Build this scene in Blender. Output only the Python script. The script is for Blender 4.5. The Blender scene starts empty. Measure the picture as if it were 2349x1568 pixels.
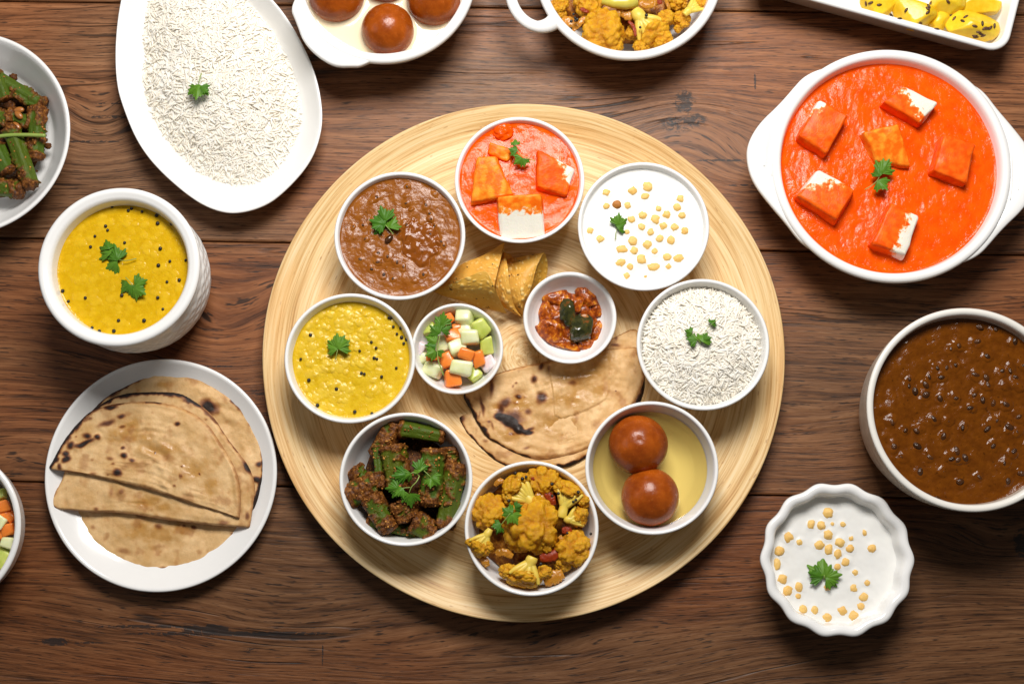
import bpy, bmesh, math, random
import numpy as np
from mathutils import Vector, Matrix
C = bpy.context.scene.collection
sc = bpy.context.scene
rng = np.random.RandomState(7)
random.seed(7)
R = math.radians
PI = math.pi

# ------------------------------------------------------------------ camera, world, light, exposure
W0, H0, FPX = 2349.0, 1568.0, 3266.0          # reference frame in which positions were measured
TILT, DIST = R(8.4), 1.24
cam = bpy.data.cameras.new('camera'); camo = bpy.data.objects.new('camera', cam); C.objects.link(camo)
camo.location = (0, -DIST*math.sin(TILT), DIST*math.cos(TILT)); camo.rotation_euler = (TILT, 0, 0)
cam.sensor_fit = 'HORIZONTAL'; cam.sensor_width = 36.0; cam.lens = 36.0*FPX/W0
cam.clip_start = 0.05; cam.clip_end = 50
sc.camera = camo
world = bpy.data.worlds.new('World'); sc.world = world; world.use_nodes = True
world.node_tree.nodes['Background'].inputs[0].default_value = (1.0, 0.975, 0.94, 1)
world.node_tree.nodes['Background'].inputs[1].default_value = 0.085
def area(name, loc, aim, sx, sy, power, col):
    l = bpy.data.lights.new(name, 'AREA'); l.shape = 'RECTANGLE'; l.size = sx; l.size_y = sy
    l.energy = power; l.color = col
    o = bpy.data.objects.new(name, l); C.objects.link(o); o.location = loc
    o.rotation_euler = (Vector(aim)-Vector(loc)).to_track_quat('-Z', 'Y').to_euler()
area('softbox', (0.06, 0.61, 1.06), (0.03, 0.06, 0), 0.52, 0.40, 20.8, (1.0, 0.965, 0.925))
area('side_fill', (-1.2, 0.15, 0.95), (0, 0, 0), 0.6, 0.6, 1.2, (0.95, 0.97, 1.0))  # added weak fill from the left, stands for no visible lamp
sc.view_settings.view_transform = 'Standard'; sc.view_settings.look = 'None'
sc.view_settings.exposure = 0.0; sc.view_settings.gamma = 1.0
try: sc.view_settings.use_curve_mapping = False
except Exception: pass
sc.cycles.max_bounces = 12; sc.cycles.diffuse_bounces = 8; sc.cycles.transparent_max_bounces = 12
sc.cycles.caustics_reflective = False; sc.cycles.caustics_refractive = False

_c, _s = math.cos(TILT), math.sin(TILT)
def ray(px, py, z):
    dx = (px-W0/2)/FPX; dy = -(py-H0/2)/FPX
    wy = dy*_c + _s; wz = dy*_s - _c
    t = (z - DIST*_c)/wz
    return dx*t, -DIST*_s + wy*t, t
def PX(px, py, z):                     # where the sight line through a measured point meets the height z
    x, y, t = ray(px, py, z); return np.array([x, y, z])
def SC(px, py, z): return ray(px, py, z)[2]/FPX   # metres per measured pixel there
def PXS(pts, z): return np.array([PX(a, b, z) for a, b in pts])

# ------------------------------------------------------------------ numpy noise
_perm = np.random.RandomState(3).permutation(256); _perm = np.concatenate([_perm, _perm, _perm])
_grad = np.random.RandomState(4).normal(size=(256, 3)); _grad /= np.linalg.norm(_grad, axis=1)[:, None]
def perlin(P):
    P = np.asarray(P, float); i = np.floor(P).astype(int); f = P-i; i &= 255
    u = f*f*f*(f*(f*6-15)+10); out = 0
    for dx in (0, 1):
        for dy in (0, 1):
            for dz in (0, 1):
                h = _perm[_perm[_perm[(i[:, 0]+dx) & 255]+((i[:, 1]+dy) & 255)]+((i[:, 2]+dz) & 255)]
                g = _grad[h]; d = ((f-np.array([dx, dy, dz]))*g).sum(1)
                w = (u[:, 0] if dx else 1-u[:, 0])*(u[:, 1] if dy else 1-u[:, 1])*(u[:, 2] if dz else 1-u[:, 2])
                out = out+w*d
    return out*1.5
def fbm(P, freq, octs=3, seed=0.0):
    P = np.asarray(P, float)*freq+np.array([seed*3.17+.31, seed*1.71+.17, seed*.93+.53]); o = 0; a = 1.0; s = 0
    for k in range(octs):
        o = o+a*perlin(P*(2.03**k)); s += a; a *= .5
    return o/s*1.3
def sstep(a, b, x):
    t = np.clip((x-a)/(b-a), 0, 1); return t*t*(3-2*t)
def seg_dist(P, poly):
    d = np.full(len(P), 1e9)
    for a, b in zip(poly[:-1], poly[1:]):
        a = np.array(a, float); b = np.array(b, float); v = b-a; L = (v*v).sum()+1e-12
        t = np.clip(((P-a)@v)/L, 0, 1); d = np.minimum(d, np.linalg.norm(P-(a+t[:, None]*v), axis=1))
    return d

# ------------------------------------------------------------------ mesh + object helpers
def mesh(name, V, faces, mat, smooth=True, attrs=None):
    V = np.asarray(V, np.float32)
    if isinstance(faces, np.ndarray): faces = [faces]
    faces = [np.asarray(f, np.int32) for f in faces if len(f)]
    me = bpy.data.meshes.new(name)
    me.vertices.add(len(V)); me.vertices.foreach_set('co', V.ravel())
    loops = np.concatenate([f.ravel() for f in faces])
    tot = np.concatenate([np.full(len(f), f.shape[1], np.int32) for f in faces])
    start = np.concatenate([[0], np.cumsum(tot)[:-1]]).astype(np.int32)
    me.loops.add(len(loops)); me.loops.foreach_set('vertex_index', loops)
    me.polygons.add(len(tot)); me.polygons.foreach_set('loop_start', start)
    me.update(calc_edges=True); me.validate()
    me.polygons.foreach_set('use_smooth', np.full(len(me.polygons), smooth, bool))
    for k, v in (attrs or {}).items():
        a = me.attributes.new(k, 'FLOAT', 'POINT'); a.data.foreach_set('value', np.asarray(v, np.float32))
    if mat: me.materials.append(mat)
    return me
def tag(o, label=None, cat=None, group=None, kind=None):
    if label: o['label'] = label
    if cat: o['category'] = cat
    if group: o['group'] = group
    if kind: o['kind'] = kind
    return o
def link(name, me, parent=None, loc=(0, 0, 0), rot=None):
    o = bpy.data.objects.new(name, me); C.objects.link(o); o.location = loc
    if rot is not None: o.rotation_euler = rot
    if parent: o.parent = parent
    return o
def mk(name, V, faces, mat, parent=None, smooth=True, attrs=None, loc=None):
    V = np.asarray(V, float)
    if loc is not None: V = V-np.array(loc)
    return link(name, mesh(name, V, faces, mat, smooth, attrs), parent, loc if loc is not None else (0, 0, 0))
def empty(name, loc):
    o = bpy.data.objects.new(name, None); C.objects.link(o); o.location = loc; o.empty_display_size = .01
    return o
def auto_normals(me):
    bm = bmesh.new(); bm.from_mesh(me); bmesh.ops.recalc_face_normals(bm, faces=bm.faces); bm.to_mesh(me); bm.free()

def grid_faces(n, m, wrap_m=True, base=0):
    i = np.arange(n-1)[:, None]; j = np.arange(m if wrap_m else m-1)[None, :]
    a = i*m+j; b = i*m+(j+1) % m
    q = np.stack([a, b, b+m, a+m], -1).reshape(-1, 4)
    return q+base
def loft(rings, cap0=True, cap1=True):
    n = len(rings); m = len(rings[0]); V = np.concatenate(rings); F = [grid_faces(n, m)]
    tris = []
    j = np.arange(m)
    if cap0:
        c = len(V); V = np.vstack([V, rings[0].mean(0)]); tris.append(np.stack([np.full(m, c), (j+1) % m, j], 1))
    if cap1:
        c = len(V); V = np.vstack([V, rings[-1].mean(0)]); b = (n-1)*m
        tris.append(np.stack([np.full(m, c), b+j, b+(j+1) % m], 1))
    if tris: F.append(np.concatenate(tris))
    return V, F
def densify(prof, step=.0025):
    out = [prof[0]]
    for a, b in zip(prof[:-1], prof[1:]):
        n = max(1, int(math.hypot(b[0]-a[0], b[1]-a[1])/step))
        for k in range(1, n+1): out.append((a[0]+(b[0]-a[0])*k/n, a[1]+(b[1]-a[1])*k/n))
    return out
def smooth_poly(pts, n=None, closed=True, it=2):
    P = np.array(pts, float)
    for _ in range(it):                 # Chaikin
        if closed: Q = np.roll(P, -1, 0); P = np.stack([.75*P+.25*Q, .25*P+.75*Q], 1).reshape(-1, P.shape[1])
        else:
            Q = P[1:]; A = P[:-1]; M_ = np.stack([.75*A+.25*Q, .25*A+.75*Q], 1).reshape(-1, P.shape[1]); P = np.vstack([P[:1], M_, P[-1:]])
    return resample(P, n, closed) if n else P
def resample(P, n, closed=True):
    P = np.asarray(P, float); Q = np.vstack([P, P[:1]]) if closed else P
    d = np.concatenate([[0], np.cumsum(np.linalg.norm(np.diff(Q, axis=0), axis=1))])
    t = np.linspace(0, d[-1], n+1)[:-1] if closed else np.linspace(0, d[-1], n)
    return np.stack([np.interp(t, d, Q[:, k]) for k in range(Q.shape[1])], 1)
def lathe(prof, segs=128, mod=None, cap0=True, cap1=True):
    th = np.arange(segs)*2*PI/segs; rings = []
    for k, (r, z) in enumerate(prof):
        rr = np.full(segs, r) if mod is None else mod(r, z, th, k)
        rings.append(np.stack([rr*np.cos(th), rr*np.sin(th), np.full(segs, z)], 1))
    return loft(rings, cap0, cap1)
def tube(path, rad, segs=10, flat=1.0):
    path = np.asarray(path, float); n = len(path); rad = np.broadcast_to(np.asarray(rad, float), (n,)); rings = []
    for k in range(n):
        t = path[min(k+1, n-1)]-path[max(k-1, 0)]; t = t/(np.linalg.norm(t)+1e-12)
        up = np.array([0, 0, 1.0]) if abs(t[2]) < .95 else np.array([1.0, 0, 0])
        s = np.cross(t, up); s /= np.linalg.norm(s); u = np.cross(s, t); a = np.arange(segs)*2*PI/segs
        rings.append(path[k]+rad[k]*(np.cos(a)[:, None]*s+flat*np.sin(a)[:, None]*u))
    return loft(rings)
_ico = {}
def ico(sub):
    if sub not in _ico:
        bm = bmesh.new(); bmesh.ops.create_icosphere(bm, subdivisions=sub, radius=1); bm.verts.ensure_lookup_table()
        _ico[sub] = (np.array([v.co[:] for v in bm.verts]), np.array([[v.index for v in f.verts] for f in bm.faces])); bm.free()
    return _ico[sub][0].copy(), _ico[sub][1]
def merge(parts):
    Vs, Fs, o = [], [], 0
    for V, F in parts:
        Vs.append(V)
        for f in (F if isinstance(F, list) else [F]): Fs.append(np.asarray(f)+o)
        o += len(V)
    return np.concatenate(Vs), Fs
def fib(n, seed=0, jit=.3):
    r = np.random.RandomState(seed); k = np.arange(n)+.5
    ph = np.arccos(1-2*k/n); th = PI*(1+5**.5)*k
    P = np.stack([np.cos(th)*np.sin(ph), np.sin(th)*np.sin(ph), np.cos(ph)], 1)+r.normal(size=(n, 3))*jit/math.sqrt(n)*1.8
    return P/np.linalg.norm(P, axis=1)[:, None]
def f1(P, pts):
    d2 = (P**2).sum(1)[:, None]+(pts**2).sum(1)[None]-2*P@pts.T
    return np.sqrt(np.maximum(d2.min(1), 0))

# ------------------------------------------------------------------ material helpers
class Sh:
    def __init__(s, name):
        s.m = bpy.data.materials.new(name); s.m.use_nodes = True; s.t = s.m.node_tree; s.n = s.t.nodes
        s.b = s.n['Principled BSDF']; s.out = s.n['Material Output']
    def put(s, sock, v):
        if hasattr(v, 'is_output'): s.t.links.new(v, sock)
        elif isinstance(v, (tuple, list)) and len(v) == 3 and sock.type == 'RGBA': sock.default_value = (*v, 1)
        else: sock.default_value = v
    def set(s, **k):
        for a, v in k.items(): s.put(s.b.inputs[a.replace('_', ' ')], v)
        return s
    def math(s, op, a, b=None, c=None, clamp=False):
        n = s.n.new('ShaderNodeMath'); n.operation = op; n.use_clamp = clamp; s.put(n.inputs[0], a)
        if b is not None: s.put(n.inputs[1], b)
        if c is not None: s.put(n.inputs[2], c)
        return n.outputs[0]
    def add(s, a, b): return s.math('ADD', a, b)
    def mul(s, a, b): return s.math('MULTIPLY', a, b)
    def obj(s): return s.n.new('ShaderNodeTexCoord').outputs['Object']
    def pos(s): return s.n.new('ShaderNodeNewGeometry').outputs['Position']
    def sep(s, v):
        n = s.n.new('ShaderNodeSeparateXYZ'); s.put(n.inputs[0], v); return n.outputs
    def comb(s, x, y, z):
        n = s.n.new('ShaderNodeCombineXYZ'); [s.put(n.inputs[i], v) for i, v in enumerate((x, y, z))]; return n.outputs[0]
    def noise(s, vec, scale, detail=2.0, rough=.5, dist=0.0, w=None):
        n = s.n.new('ShaderNodeTexNoise'); s.put(n.inputs['Vector'], vec)
        s.put(n.inputs['Scale'], scale); n.inputs['Detail'].default_value = detail
        n.inputs['Roughness'].default_value = rough; n.inputs['Distortion'].default_value = dist
        return n.outputs[0]
    def voro(s, vec, scale, feat='F1'):
        n = s.n.new('ShaderNodeTexVoronoi'); n.feature = feat; s.put(n.inputs['Vector'], vec); n.inputs['Scale'].default_value = scale
        return n.outputs[0]
    def ramp(s, f, stops, mode='LINEAR'):
        n = s.n.new('ShaderNodeValToRGB'); s.put(n.inputs[0], f); e = n.color_ramp.elements; n.color_ramp.interpolation = mode
        while len(e) < len(stops): e.new(.5)
        for q, (p, c) in zip(e, stops): q.position = p; q.color = (*c, 1) if isinstance(c, tuple) else (c, c, c, 1)
        return n.outputs[0]
    def mix(s, f, a, b, mode='MIX'):
        n = s.n.new('ShaderNodeMix'); n.data_type = 'RGBA'; n.blend_type = mode
        s.put(n.inputs[0], f); s.put(n.inputs[6], a); s.put(n.inputs[7], b); return n.outputs[2]
    def attr(s, name):
        n = s.n.new('ShaderNodeAttribute'); n.attribute_name = name; return n.outputs['Fac']
    def rnd(s): return s.n.new('ShaderNodeObjectInfo').outputs['Random']
    def bump(s, h, strength=.5, dist=.001):
        n = s.n.new('ShaderNodeBump'); s.put(n.inputs['Height'], h); n.inputs['Strength'].default_value = strength
        n.inputs['Distance'].default_value = dist; s.put(s.b.inputs['Normal'], n.outputs[0]); return s
    def sss(s, w, radius, scale):
        s.b.inputs['Subsurface Weight'].default_value = w; s.b.inputs['Subsurface Radius'].default_value = radius
        s.b.inputs['Subsurface Scale'].default_value = scale; return s

def ceramic(name, col=(.84, .838, .825), rough=.16):
    s = Sh(name); p = s.obj()
    c = s.mix(s.noise(p, 60, 3), tuple(x*.965 for x in col), col)
    s.set(Base_Color=c, Roughness=s.math('MULTIPLY_ADD', s.noise(p, 25, 2), .10, rough-.05), Specular_IOR_Level=.55)
    s.bump(s.noise(p, 35, 2), .06, .002)
    return s.m
M_WHITE = ceramic('white_glazed_ceramic')
M_CREAM = ceramic('cream_glazed_ceramic', (.79, .765, .71), .2)
M_STEEL = None

def wood(seed, tint, warps, cracks):
    s = Sh('dark_wood_plank'); x, y, z = s.sep(s.pos())
    xs = s.add(x, seed*1.37)
    n1 = s.noise(s.comb(s.mul(xs, 2.4), s.mul(y, 6.5), seed), 1.0, 2.0)
    n2 = s.noise(s.comb(s.mul(xs, 9), s.mul(y, 26), seed+4.), 1.0, 1.0)
    y1 = s.add(y, s.add(s.mul(s.math('SUBTRACT', n1, .5), .024), s.mul(s.math('SUBTRACT', n2, .5), .006)))
    def gauss(kx, ky, sx, sy):
        a = s.mul(s.math('SUBTRACT', x, kx), 1/sx); b = s.mul(s.math('SUBTRACT', y, ky), 1/sy)
        return s.math('EXPONENT', s.mul(s.add(s.mul(a, a), s.mul(b, b)), -1.0))
    for (px, py, sx, sy, amp) in warps:
        k = PX(px, py, 0); y1 = s.add(y1, s.mul(gauss(k[0], k[1], sx, sy), amp))
    ring = s.noise(s.comb(s.mul(xs, 1.3), s.mul(y1, 85), seed), 1.0, 3.0, .7)
    ring2 = s.noise(s.comb(s.mul(xs, 7.0), s.mul(y1, 260), seed+9), 1.0, 3.0, .65)
    fine = s.noise(s.comb(s.mul(xs, 22), s.mul(y1, 560), seed+2), 1.0, 3.0, .75)
    pores = s.noise(s.comb(s.mul(xs, 55), s.mul(y1, 900), seed+5), 1.0, 2.0, .6)
    fl2 = s.noise(s.comb(s.mul(xs, 12), s.mul(y1, 380), seed+21), 1.0, 2.0, .6)
    big = s.noise(s.comb(s.mul(xs, 3.2), s.mul(y, 6), seed+7), 1.0, 2.0)
    tone = s.add(s.mul(ring, .26), s.add(s.mul(ring2, .34), s.mul(fine, .40)))
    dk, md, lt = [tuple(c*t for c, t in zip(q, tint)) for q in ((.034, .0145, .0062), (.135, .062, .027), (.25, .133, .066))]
    c = s.ramp(tone, [(.36, dk), (.48, md), (.64, lt)])
    c = s.mix(s.ramp(big, [(.42, 0.0), (.62, .55)]), c, s.mix(1.0, c, (1.30, .86, .52), 'MULTIPLY'))
    c = s.mix(s.ramp(big, [(.30, .55), (.45, 0.0)]), c, s.mix(1.0, c, (.82, .92, 1.02), 'MULTIPLY'))
    c = s.mix(s.ramp(pores, [(.58, 0.0), (.66, .85)]), c, (.012, .007, .005))
    c = s.mix(s.ramp(fl2, [(.36, .6), (.42, 0.0)]), c, s.mix(1.0, c, (.30, .26, .24), 'MULTIPLY'))
    ln = s.math('ABSOLUTE', s.math('SUBTRACT', s.noise(s.comb(s.mul(xs, 4.2), s.mul(y1, 95), seed+11), 1.0, 1.0), .5))
    lm = s.noise(s.comb(s.mul(xs, 6), s.mul(y, 22), seed+13), 1.0, 1.0)
    lines = s.mul(s.ramp(ln, [(.006, 1.0), (.02, 0.0)]), s.ramp(lm, [(.53, 0.0), (.60, .75)]))
    c = s.mix(lines, c, (.010, .007, .006))
    dark = None
    for (px, py, sx, sy, st) in cracks:
        k = PX(px, py, 0); g = s.mul(gauss(k[0], k[1], sx, sy), st); dark = g if dark is None else s.math('MAXIMUM', dark, g)
    if dark is not None:
        br = s.noise(s.comb(s.mul(x, 130), s.mul(y, 190), seed), 1.0, 3.0, .7, 1.2)
        dm = s.ramp(s.mul(dark, s.ramp(br, [(.33, .25), (.55, 1.35)])), [(.40, 0.0), (.68, .85)])
        c = s.mix(dm, c, (.014, .013, .013))
    h = s.add(s.mul(ring2, .5), s.add(fine, s.mul(lines, -2.0)))
    s.set(Base_Color=c, Roughness=s.math('MULTIPLY_ADD', fine, .25, .34), Specular_IOR_Level=.27)
    s.bump(h, .5, .0008)
    return s.m

# ------------------------------------------------------------------ the table top: planks that run left to right
def seam(k, x):                       # the three joints, measured at both picture sides
    a, b = [(-545, -500), (2.5, 34), (545, 585), (1103, 1146), (1668, 1712)][k]
    return a+(b-a)*x/W0
M_GAP = Sh('dark_underboard').set(Base_Color=(.012, .008, .006), Roughness=.9).m
tb = mk('table', *loft([np.array([(-.85, -.62, z), (.85, -.62, z), (.85, .62, z), (-.85, .62, z)]) for z in (-.04, -.0185)]), M_GAP, smooth=False)
tag(tb, kind='structure')
plank_specs = [  # upper planks tinted lighter, lower ones darker: light falloff put into the wood
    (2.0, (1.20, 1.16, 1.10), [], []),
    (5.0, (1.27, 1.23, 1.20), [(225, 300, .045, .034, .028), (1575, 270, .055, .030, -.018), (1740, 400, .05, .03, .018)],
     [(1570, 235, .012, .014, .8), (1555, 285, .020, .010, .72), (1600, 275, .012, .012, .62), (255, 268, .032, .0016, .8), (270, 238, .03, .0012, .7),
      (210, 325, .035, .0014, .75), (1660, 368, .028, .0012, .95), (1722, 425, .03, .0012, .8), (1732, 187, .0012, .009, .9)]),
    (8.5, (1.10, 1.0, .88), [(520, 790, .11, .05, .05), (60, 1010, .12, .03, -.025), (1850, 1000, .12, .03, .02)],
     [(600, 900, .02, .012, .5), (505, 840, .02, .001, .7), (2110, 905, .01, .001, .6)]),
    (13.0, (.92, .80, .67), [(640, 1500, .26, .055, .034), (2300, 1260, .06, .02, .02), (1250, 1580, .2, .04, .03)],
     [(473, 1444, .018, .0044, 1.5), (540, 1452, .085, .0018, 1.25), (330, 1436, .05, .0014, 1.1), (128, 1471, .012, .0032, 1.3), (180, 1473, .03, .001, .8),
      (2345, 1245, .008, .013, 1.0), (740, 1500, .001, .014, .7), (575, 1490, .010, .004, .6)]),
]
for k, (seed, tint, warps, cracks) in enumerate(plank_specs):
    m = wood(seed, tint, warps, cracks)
    xs_ = [-900, 3249]
    def edge(i, off): return [PX(x, seam(i, x), 0)[:2]+np.array([0, off]) for x in xs_]
    up = edge(k, -.0005); lo = edge(k+1, .0005)
    quad = np.array([lo[0], lo[1], up[1], up[0]]); rings = []
    for z, ins in ((-.018, 0), (-.0016, 0), (-.0005, .0006), (0, .0018)):
        q = quad.copy(); q[:2, 1] += ins; q[2:, 1] -= ins; rings.append(np.c_[q, np.full(4, z)])
    ctr = (0, quad[:, 1].mean(), 0)
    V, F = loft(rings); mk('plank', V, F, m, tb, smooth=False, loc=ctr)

# ------------------------------------------------------------------ round bamboo board
ZB = .016
M_BAMBOO = Sh('spun_bamboo'); s = M_BAMBOO
x, y, z = s.sep(s.obj())
x = s.add(x, -.0035)
r_ = s.math('SQRT', s.add(s.mul(x, x), s.mul(y, y))); th_ = s.math('ARCTAN2', y, x)
wob = s.noise(s.obj(), 9, 2); r2 = s.add(r_, s.mul(s.math('SUBTRACT', wob, .5), .007))
cx_, sx_ = s.math('COSINE', th_), s.math('SINE', th_)
def coil(fr, fa, off, det=2): return s.noise(s.comb(s.mul(r2, fr), s.math('MULTIPLY_ADD', cx_, fa, off), s.mul(sx_, fa)), 1.0, det, .6)
a = coil(150, 1.5, 0); b = coil(470, 2.0, 5, 3); c3 = coil(950, 3.2, 9, 2); pt = coil(45, 1.6, 14, 1)
tone = s.add(s.mul(a, .32), s.add(s.mul(b, .40), s.mul(c3, .28)))
col = s.ramp(tone, [(.34, (.36, .18, .055)), (.43, (.58, .355, .14)), (.52, (.74, .53, .265)), (.64, (.81, .64, .385))])
col = s.mix(s.ramp(pt, [(.5, 0.0), (.68, .5)]), col, s.mix(1.0, col, (1.0, .80, .58), 'MULTIPLY'))
ck = s.math('ABSOLUTE', s.math('SUBTRACT', s.noise(s.comb(s.mul(r2, 9), s.mul(cx_, 5), s.mul(sx_, 5)), 1.0, 4, .7), .5))
cm = s.noise(s.obj(), 14, 1)
crk = s.mul(s.ramp(ck, [(.002, 1.0), (.006, 0.0)]), s.ramp(cm, [(.60, 0.0), (.66, .85)]))
fl = s.noise(s.comb(s.mul(r2, 700), s.mul(cx_, 22), s.mul(sx_, 22)), 1.0, 1)
col = s.mix(s.ramp(fl, [(.70, 0.0), (.78, .55)]), col, (.30, .12, .04))
s.set(Base_Color=col, Roughness=s.math('MULTIPLY_ADD', b, .2, .32), Specular_IOR_Level=.25); s.bump(s.add(a, b), .4, .0009)
bz = .027
bc = PX(1200.5, 814.0, bz); BR = 600*SC(1200, 828, bz)
prof = [(0, ZB), (.10, ZB), (BR*.80, ZB), (BR*.90, ZB+.0022), (BR*.97, bz-.0022), (BR*.992, bz-.0002), (BR*.997, bz), (BR, bz-.0011), (BR*.999, bz-.0035),
        (BR*.985, bz-.009), (BR*.955, .010), (BR*.93, .003), (BR*.92, 0), (0, 0)]
prof = [(max(r, 1e-4), z) for r, z in prof]
V, F = lathe(densify(prof, .006), 256)
def bwob(V):
    th = np.arctan2(V[:, 1], V[:, 0]); k = 1+.0022*np.sin(3*th+.6)+.0014*np.sin(7*th)
    V = V.copy(); V[:, 0] *= k; V[:, 1] *= k; return V
o = mk('round_serving_board', bwob(V), F, M_BAMBOO.m); o.location = (bc[0], bc[1], 0)
tag(o, 'large round pale bamboo serving board with fine coiled rings, centre of the table', 'serving board')

# ------------------------------------------------------------------ bowls
def bowl_prof(Rr, h, t=.0031, foot=.55):
    return [(1e-4, .0035), (Rr*foot-.004, .0035), (Rr*foot-.003, 0), (Rr*foot, 0), (Rr*foot+.003, .0025), (Rr*.78, h*.26), (Rr*.90, h*.55), (Rr*.965, h*.82), (Rr-.0004, h-.0022),
            (Rr, h-.0011), (Rr-.0006, h-.0003), (Rr-.0016, h), (Rr-t+.0004, h-.0005), (Rr-t-.0002, h-.0018),
            (Rr*.965-t-.0004, h*.80), (Rr*.89-t, h*.52), (Rr*.76-t, h*.26), (Rr*.6-t, h*.15), (Rr*.3, h*.125), (1e-4, h*.125)]
def inner_r(prof, z):                  # radius of the inside at height z
    k = max(range(len(prof)), key=lambda i: prof[i][1]); p = prof[k:]
    return float(np.interp(z, [q[1] for q in p][::-1], [q[0] for q in p][::-1]))
class Bowl: pass
def round_bowl(name, label, px, py, pr, z0, h, t=.0031, foot=.55, mat=None, prof=None, segs=144, cat='bowl', mod=None, step=.0035, group=None):
    B = Bowl(); zr = z0+h; B.R = pr*SC(px, py, zr); py = py-FPX*(pr/FPX)**2*math.sin(TILT); c = PX(px, py, zr); B.z0 = z0; B.h = h; B.x, B.y = c[0], c[1]
    B.prof = prof(B.R, h) if prof else bowl_prof(B.R, h, t, foot)
    V, F = lathe(densify(B.prof, step), segs, mod)
    B.o = mk(name, V, F, mat or M_WHITE); B.o.location = (c[0], c[1], z0)
    tag(B.o, label, cat, group)
    B.ri = lambda d: inner_r(B.prof, h-d)
    return B
BH = .048
G1 = 'white bowls standing round the bamboo board'
bw = {}
for key, px, py, pr, lab in [
    ('paneer', 1192, 412.5, 149, 'white bowl of orange paneer curry, topmost bowl on the bamboo board'),
    ('black', 917, 540.5, 150.5, 'white bowl holding brown black-lentil dal on the bamboo board'),
    ('raita', 1476.5, 519, 151, 'round white bowl of boondi raita on the bamboo board'),
    ('dal', 802.5, 821.5, 150.5, 'white bowl of yellow dal at the left of the bamboo board'),
    ('rice', 1613, 790, 152.5, 'round white bowl of rice at the right of the bamboo board'),
    ('okra', 931, 1099, 153, 'white bowl of masala okra at the lower left of the bamboo board'),
    ('cauli', 1219.5, 1211.5, 154, 'white bowl of yellow cauliflower florets, lowest bowl on the bamboo board'),
    ('jamun', 1495.5, 1073, 153, 'white bowl holding two brown sweet balls in yellow syrup')]:
    bw[key] = round_bowl('bowl', lab, px, py, pr, ZB, BH, group=G1)
G2 = 'small white dishes in the middle of the bamboo board'
bw['salad'] = round_bowl('small_bowl', 'small white bowl of diced carrot and cucumber salad on the board', 1049, 799.5, 105.5, ZB, .030, t=.0028, foot=.5, group=G2)
def saucer_prof(Rr, h):
    return [(1e-4, .002), (Rr*.5-.003, .002), (Rr*.5, 0), (Rr*.53, 0), (Rr*.72, h*.30), (Rr*.93, h*.84), (Rr-.0003, h-.0016), (Rr, h-.0007), (Rr-.0012, h),
            (Rr-.0030, h-.0007), (Rr*.92-.001, h*.82), (Rr*.78, h*.42), (Rr*.62, h*.20), (Rr*.4, h*.145), (1e-4, h*.14)]
bw['pickle'] = round_bowl('small_dish', 'small shallow white dish of dark red pickle on the board', 1307.5, 728.5, 107, ZB+.004, .024, prof=saucer_prof, group=G2)

# big dishes round the board
def okra_plate_prof(Rr, h):
    return [(1e-4, .003), (Rr*.48, .003), (Rr*.5, 0), (Rr*.52, 0), (Rr*.75, h*.30), (Rr*.92, h*.74), (Rr-.0004, h-.002), (Rr, h-.001), (Rr-.0014, h),
            (Rr-.0035, h-.0012), (Rr*.90-.002, h*.72), (Rr*.74, h*.34), (Rr*.55, h*.18), (Rr*.3, h*.14), (1e-4, h*.14)]
bw['okra2'] = round_bowl('shallow_bowl', 'wide shallow white bowl of okra cut off by the left picture edge', -81, 307, 241, 0, .046, prof=okra_plate_prof, segs=200)
def pot_prof(Rr, h):
    return [(1e-4, .003), (.040, .003), (.042, 0), (.046, 0), (.056, .010), (.0618, .024), (.0644, .040), (.0635, .056), (.0600, .068), (.0582, .0745), (.0590, .079), (Rr-.0012, h-.0052),
            (Rr, h-.0032), (Rr-.0003, h-.0016), (Rr-.0018, h-.0002), (Rr-.0040, h), (Rr-.0085, h-.0018), (Rr-.0104, h-.0042), (Rr-.0110, h-.008), (.0535, .070), (.058, .05), (.055, .02), (.04, .008), (1e-4, .008)]
def hammered(r, z, th, k):
    out = np.full(len(th), r)
    if k < kmax_pot and .006 < z < .066:
        row = z/.0058; ph = th*34/(2*PI)*1.0+.5*(int(row) % 2)
        dd = (((ph % 1)-.5)**2+(((row % 1)-.5))**2)
        out = r-.0011*np.exp(-dd*9)*sstep(.006, .014, z)*sstep(.066, .058, z)
    return out
_pp = densify(pot_prof(.0655, .09), .0012); kmax_pot = next(i for i, q in enumerate(_pp) if q[1] > .078)
bw['pot'] = round_bowl('serving_pot', 'white round-bellied serving pot of yellow dal with hammered sides', 271.5, 612, 186, 0, .09, prof=pot_prof, segs=340, mod=hammered, step=.0012, cat='pot')
def steel_prof(Rr, h):
    return [(1e-4, .002), (.050, .002), (.053, 0), (.058, .0005), (Rr*.80, .006), (Rr*.89, .020), (Rr*.955, .045), (Rr*.99, .070), (Rr-.0002, h-.0022), (Rr, h-.0012),
            (Rr-.0012, h-.0001), (Rr-.0030, h), (Rr-.0050, h-.0008), (Rr-.0058, h-.003), (Rr*.965-.006, .055), (Rr*.86-.006, .02), (Rr*.7, .008), (1e-4, .008)]
s = Sh('beige_steel_reflection'); p = s.obj(); xx, yy, zz = s.sep(p)
st = s.noise(s.comb(s.mul(xx, 90), s.mul(yy, 90), s.mul(zz, 500)), 1.0, 3, .6)
s.set(Base_Color=s.mix(s.math('GREATER_THAN', zz, .0805), s.ramp(st, [(.3, (.40, .33, .26)), (.7, (.62, .55, .47))]), (.76, .735, .68)), Roughness=.27, Specular_IOR_Level=.5).bump(st, .15, .0006)  # streaked brown beige wall colour stands in for reflections in steel
M_BEIGE = s.m
bw['black2'] = round_bowl('cooking_pot', 'large beige pot full of glossy dark brown dal at right edge', 2224, 940, 235, 0, .085, prof=steel_prof, segs=220, mat=M_BEIGE, cat='pot')
NF = 14
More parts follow.
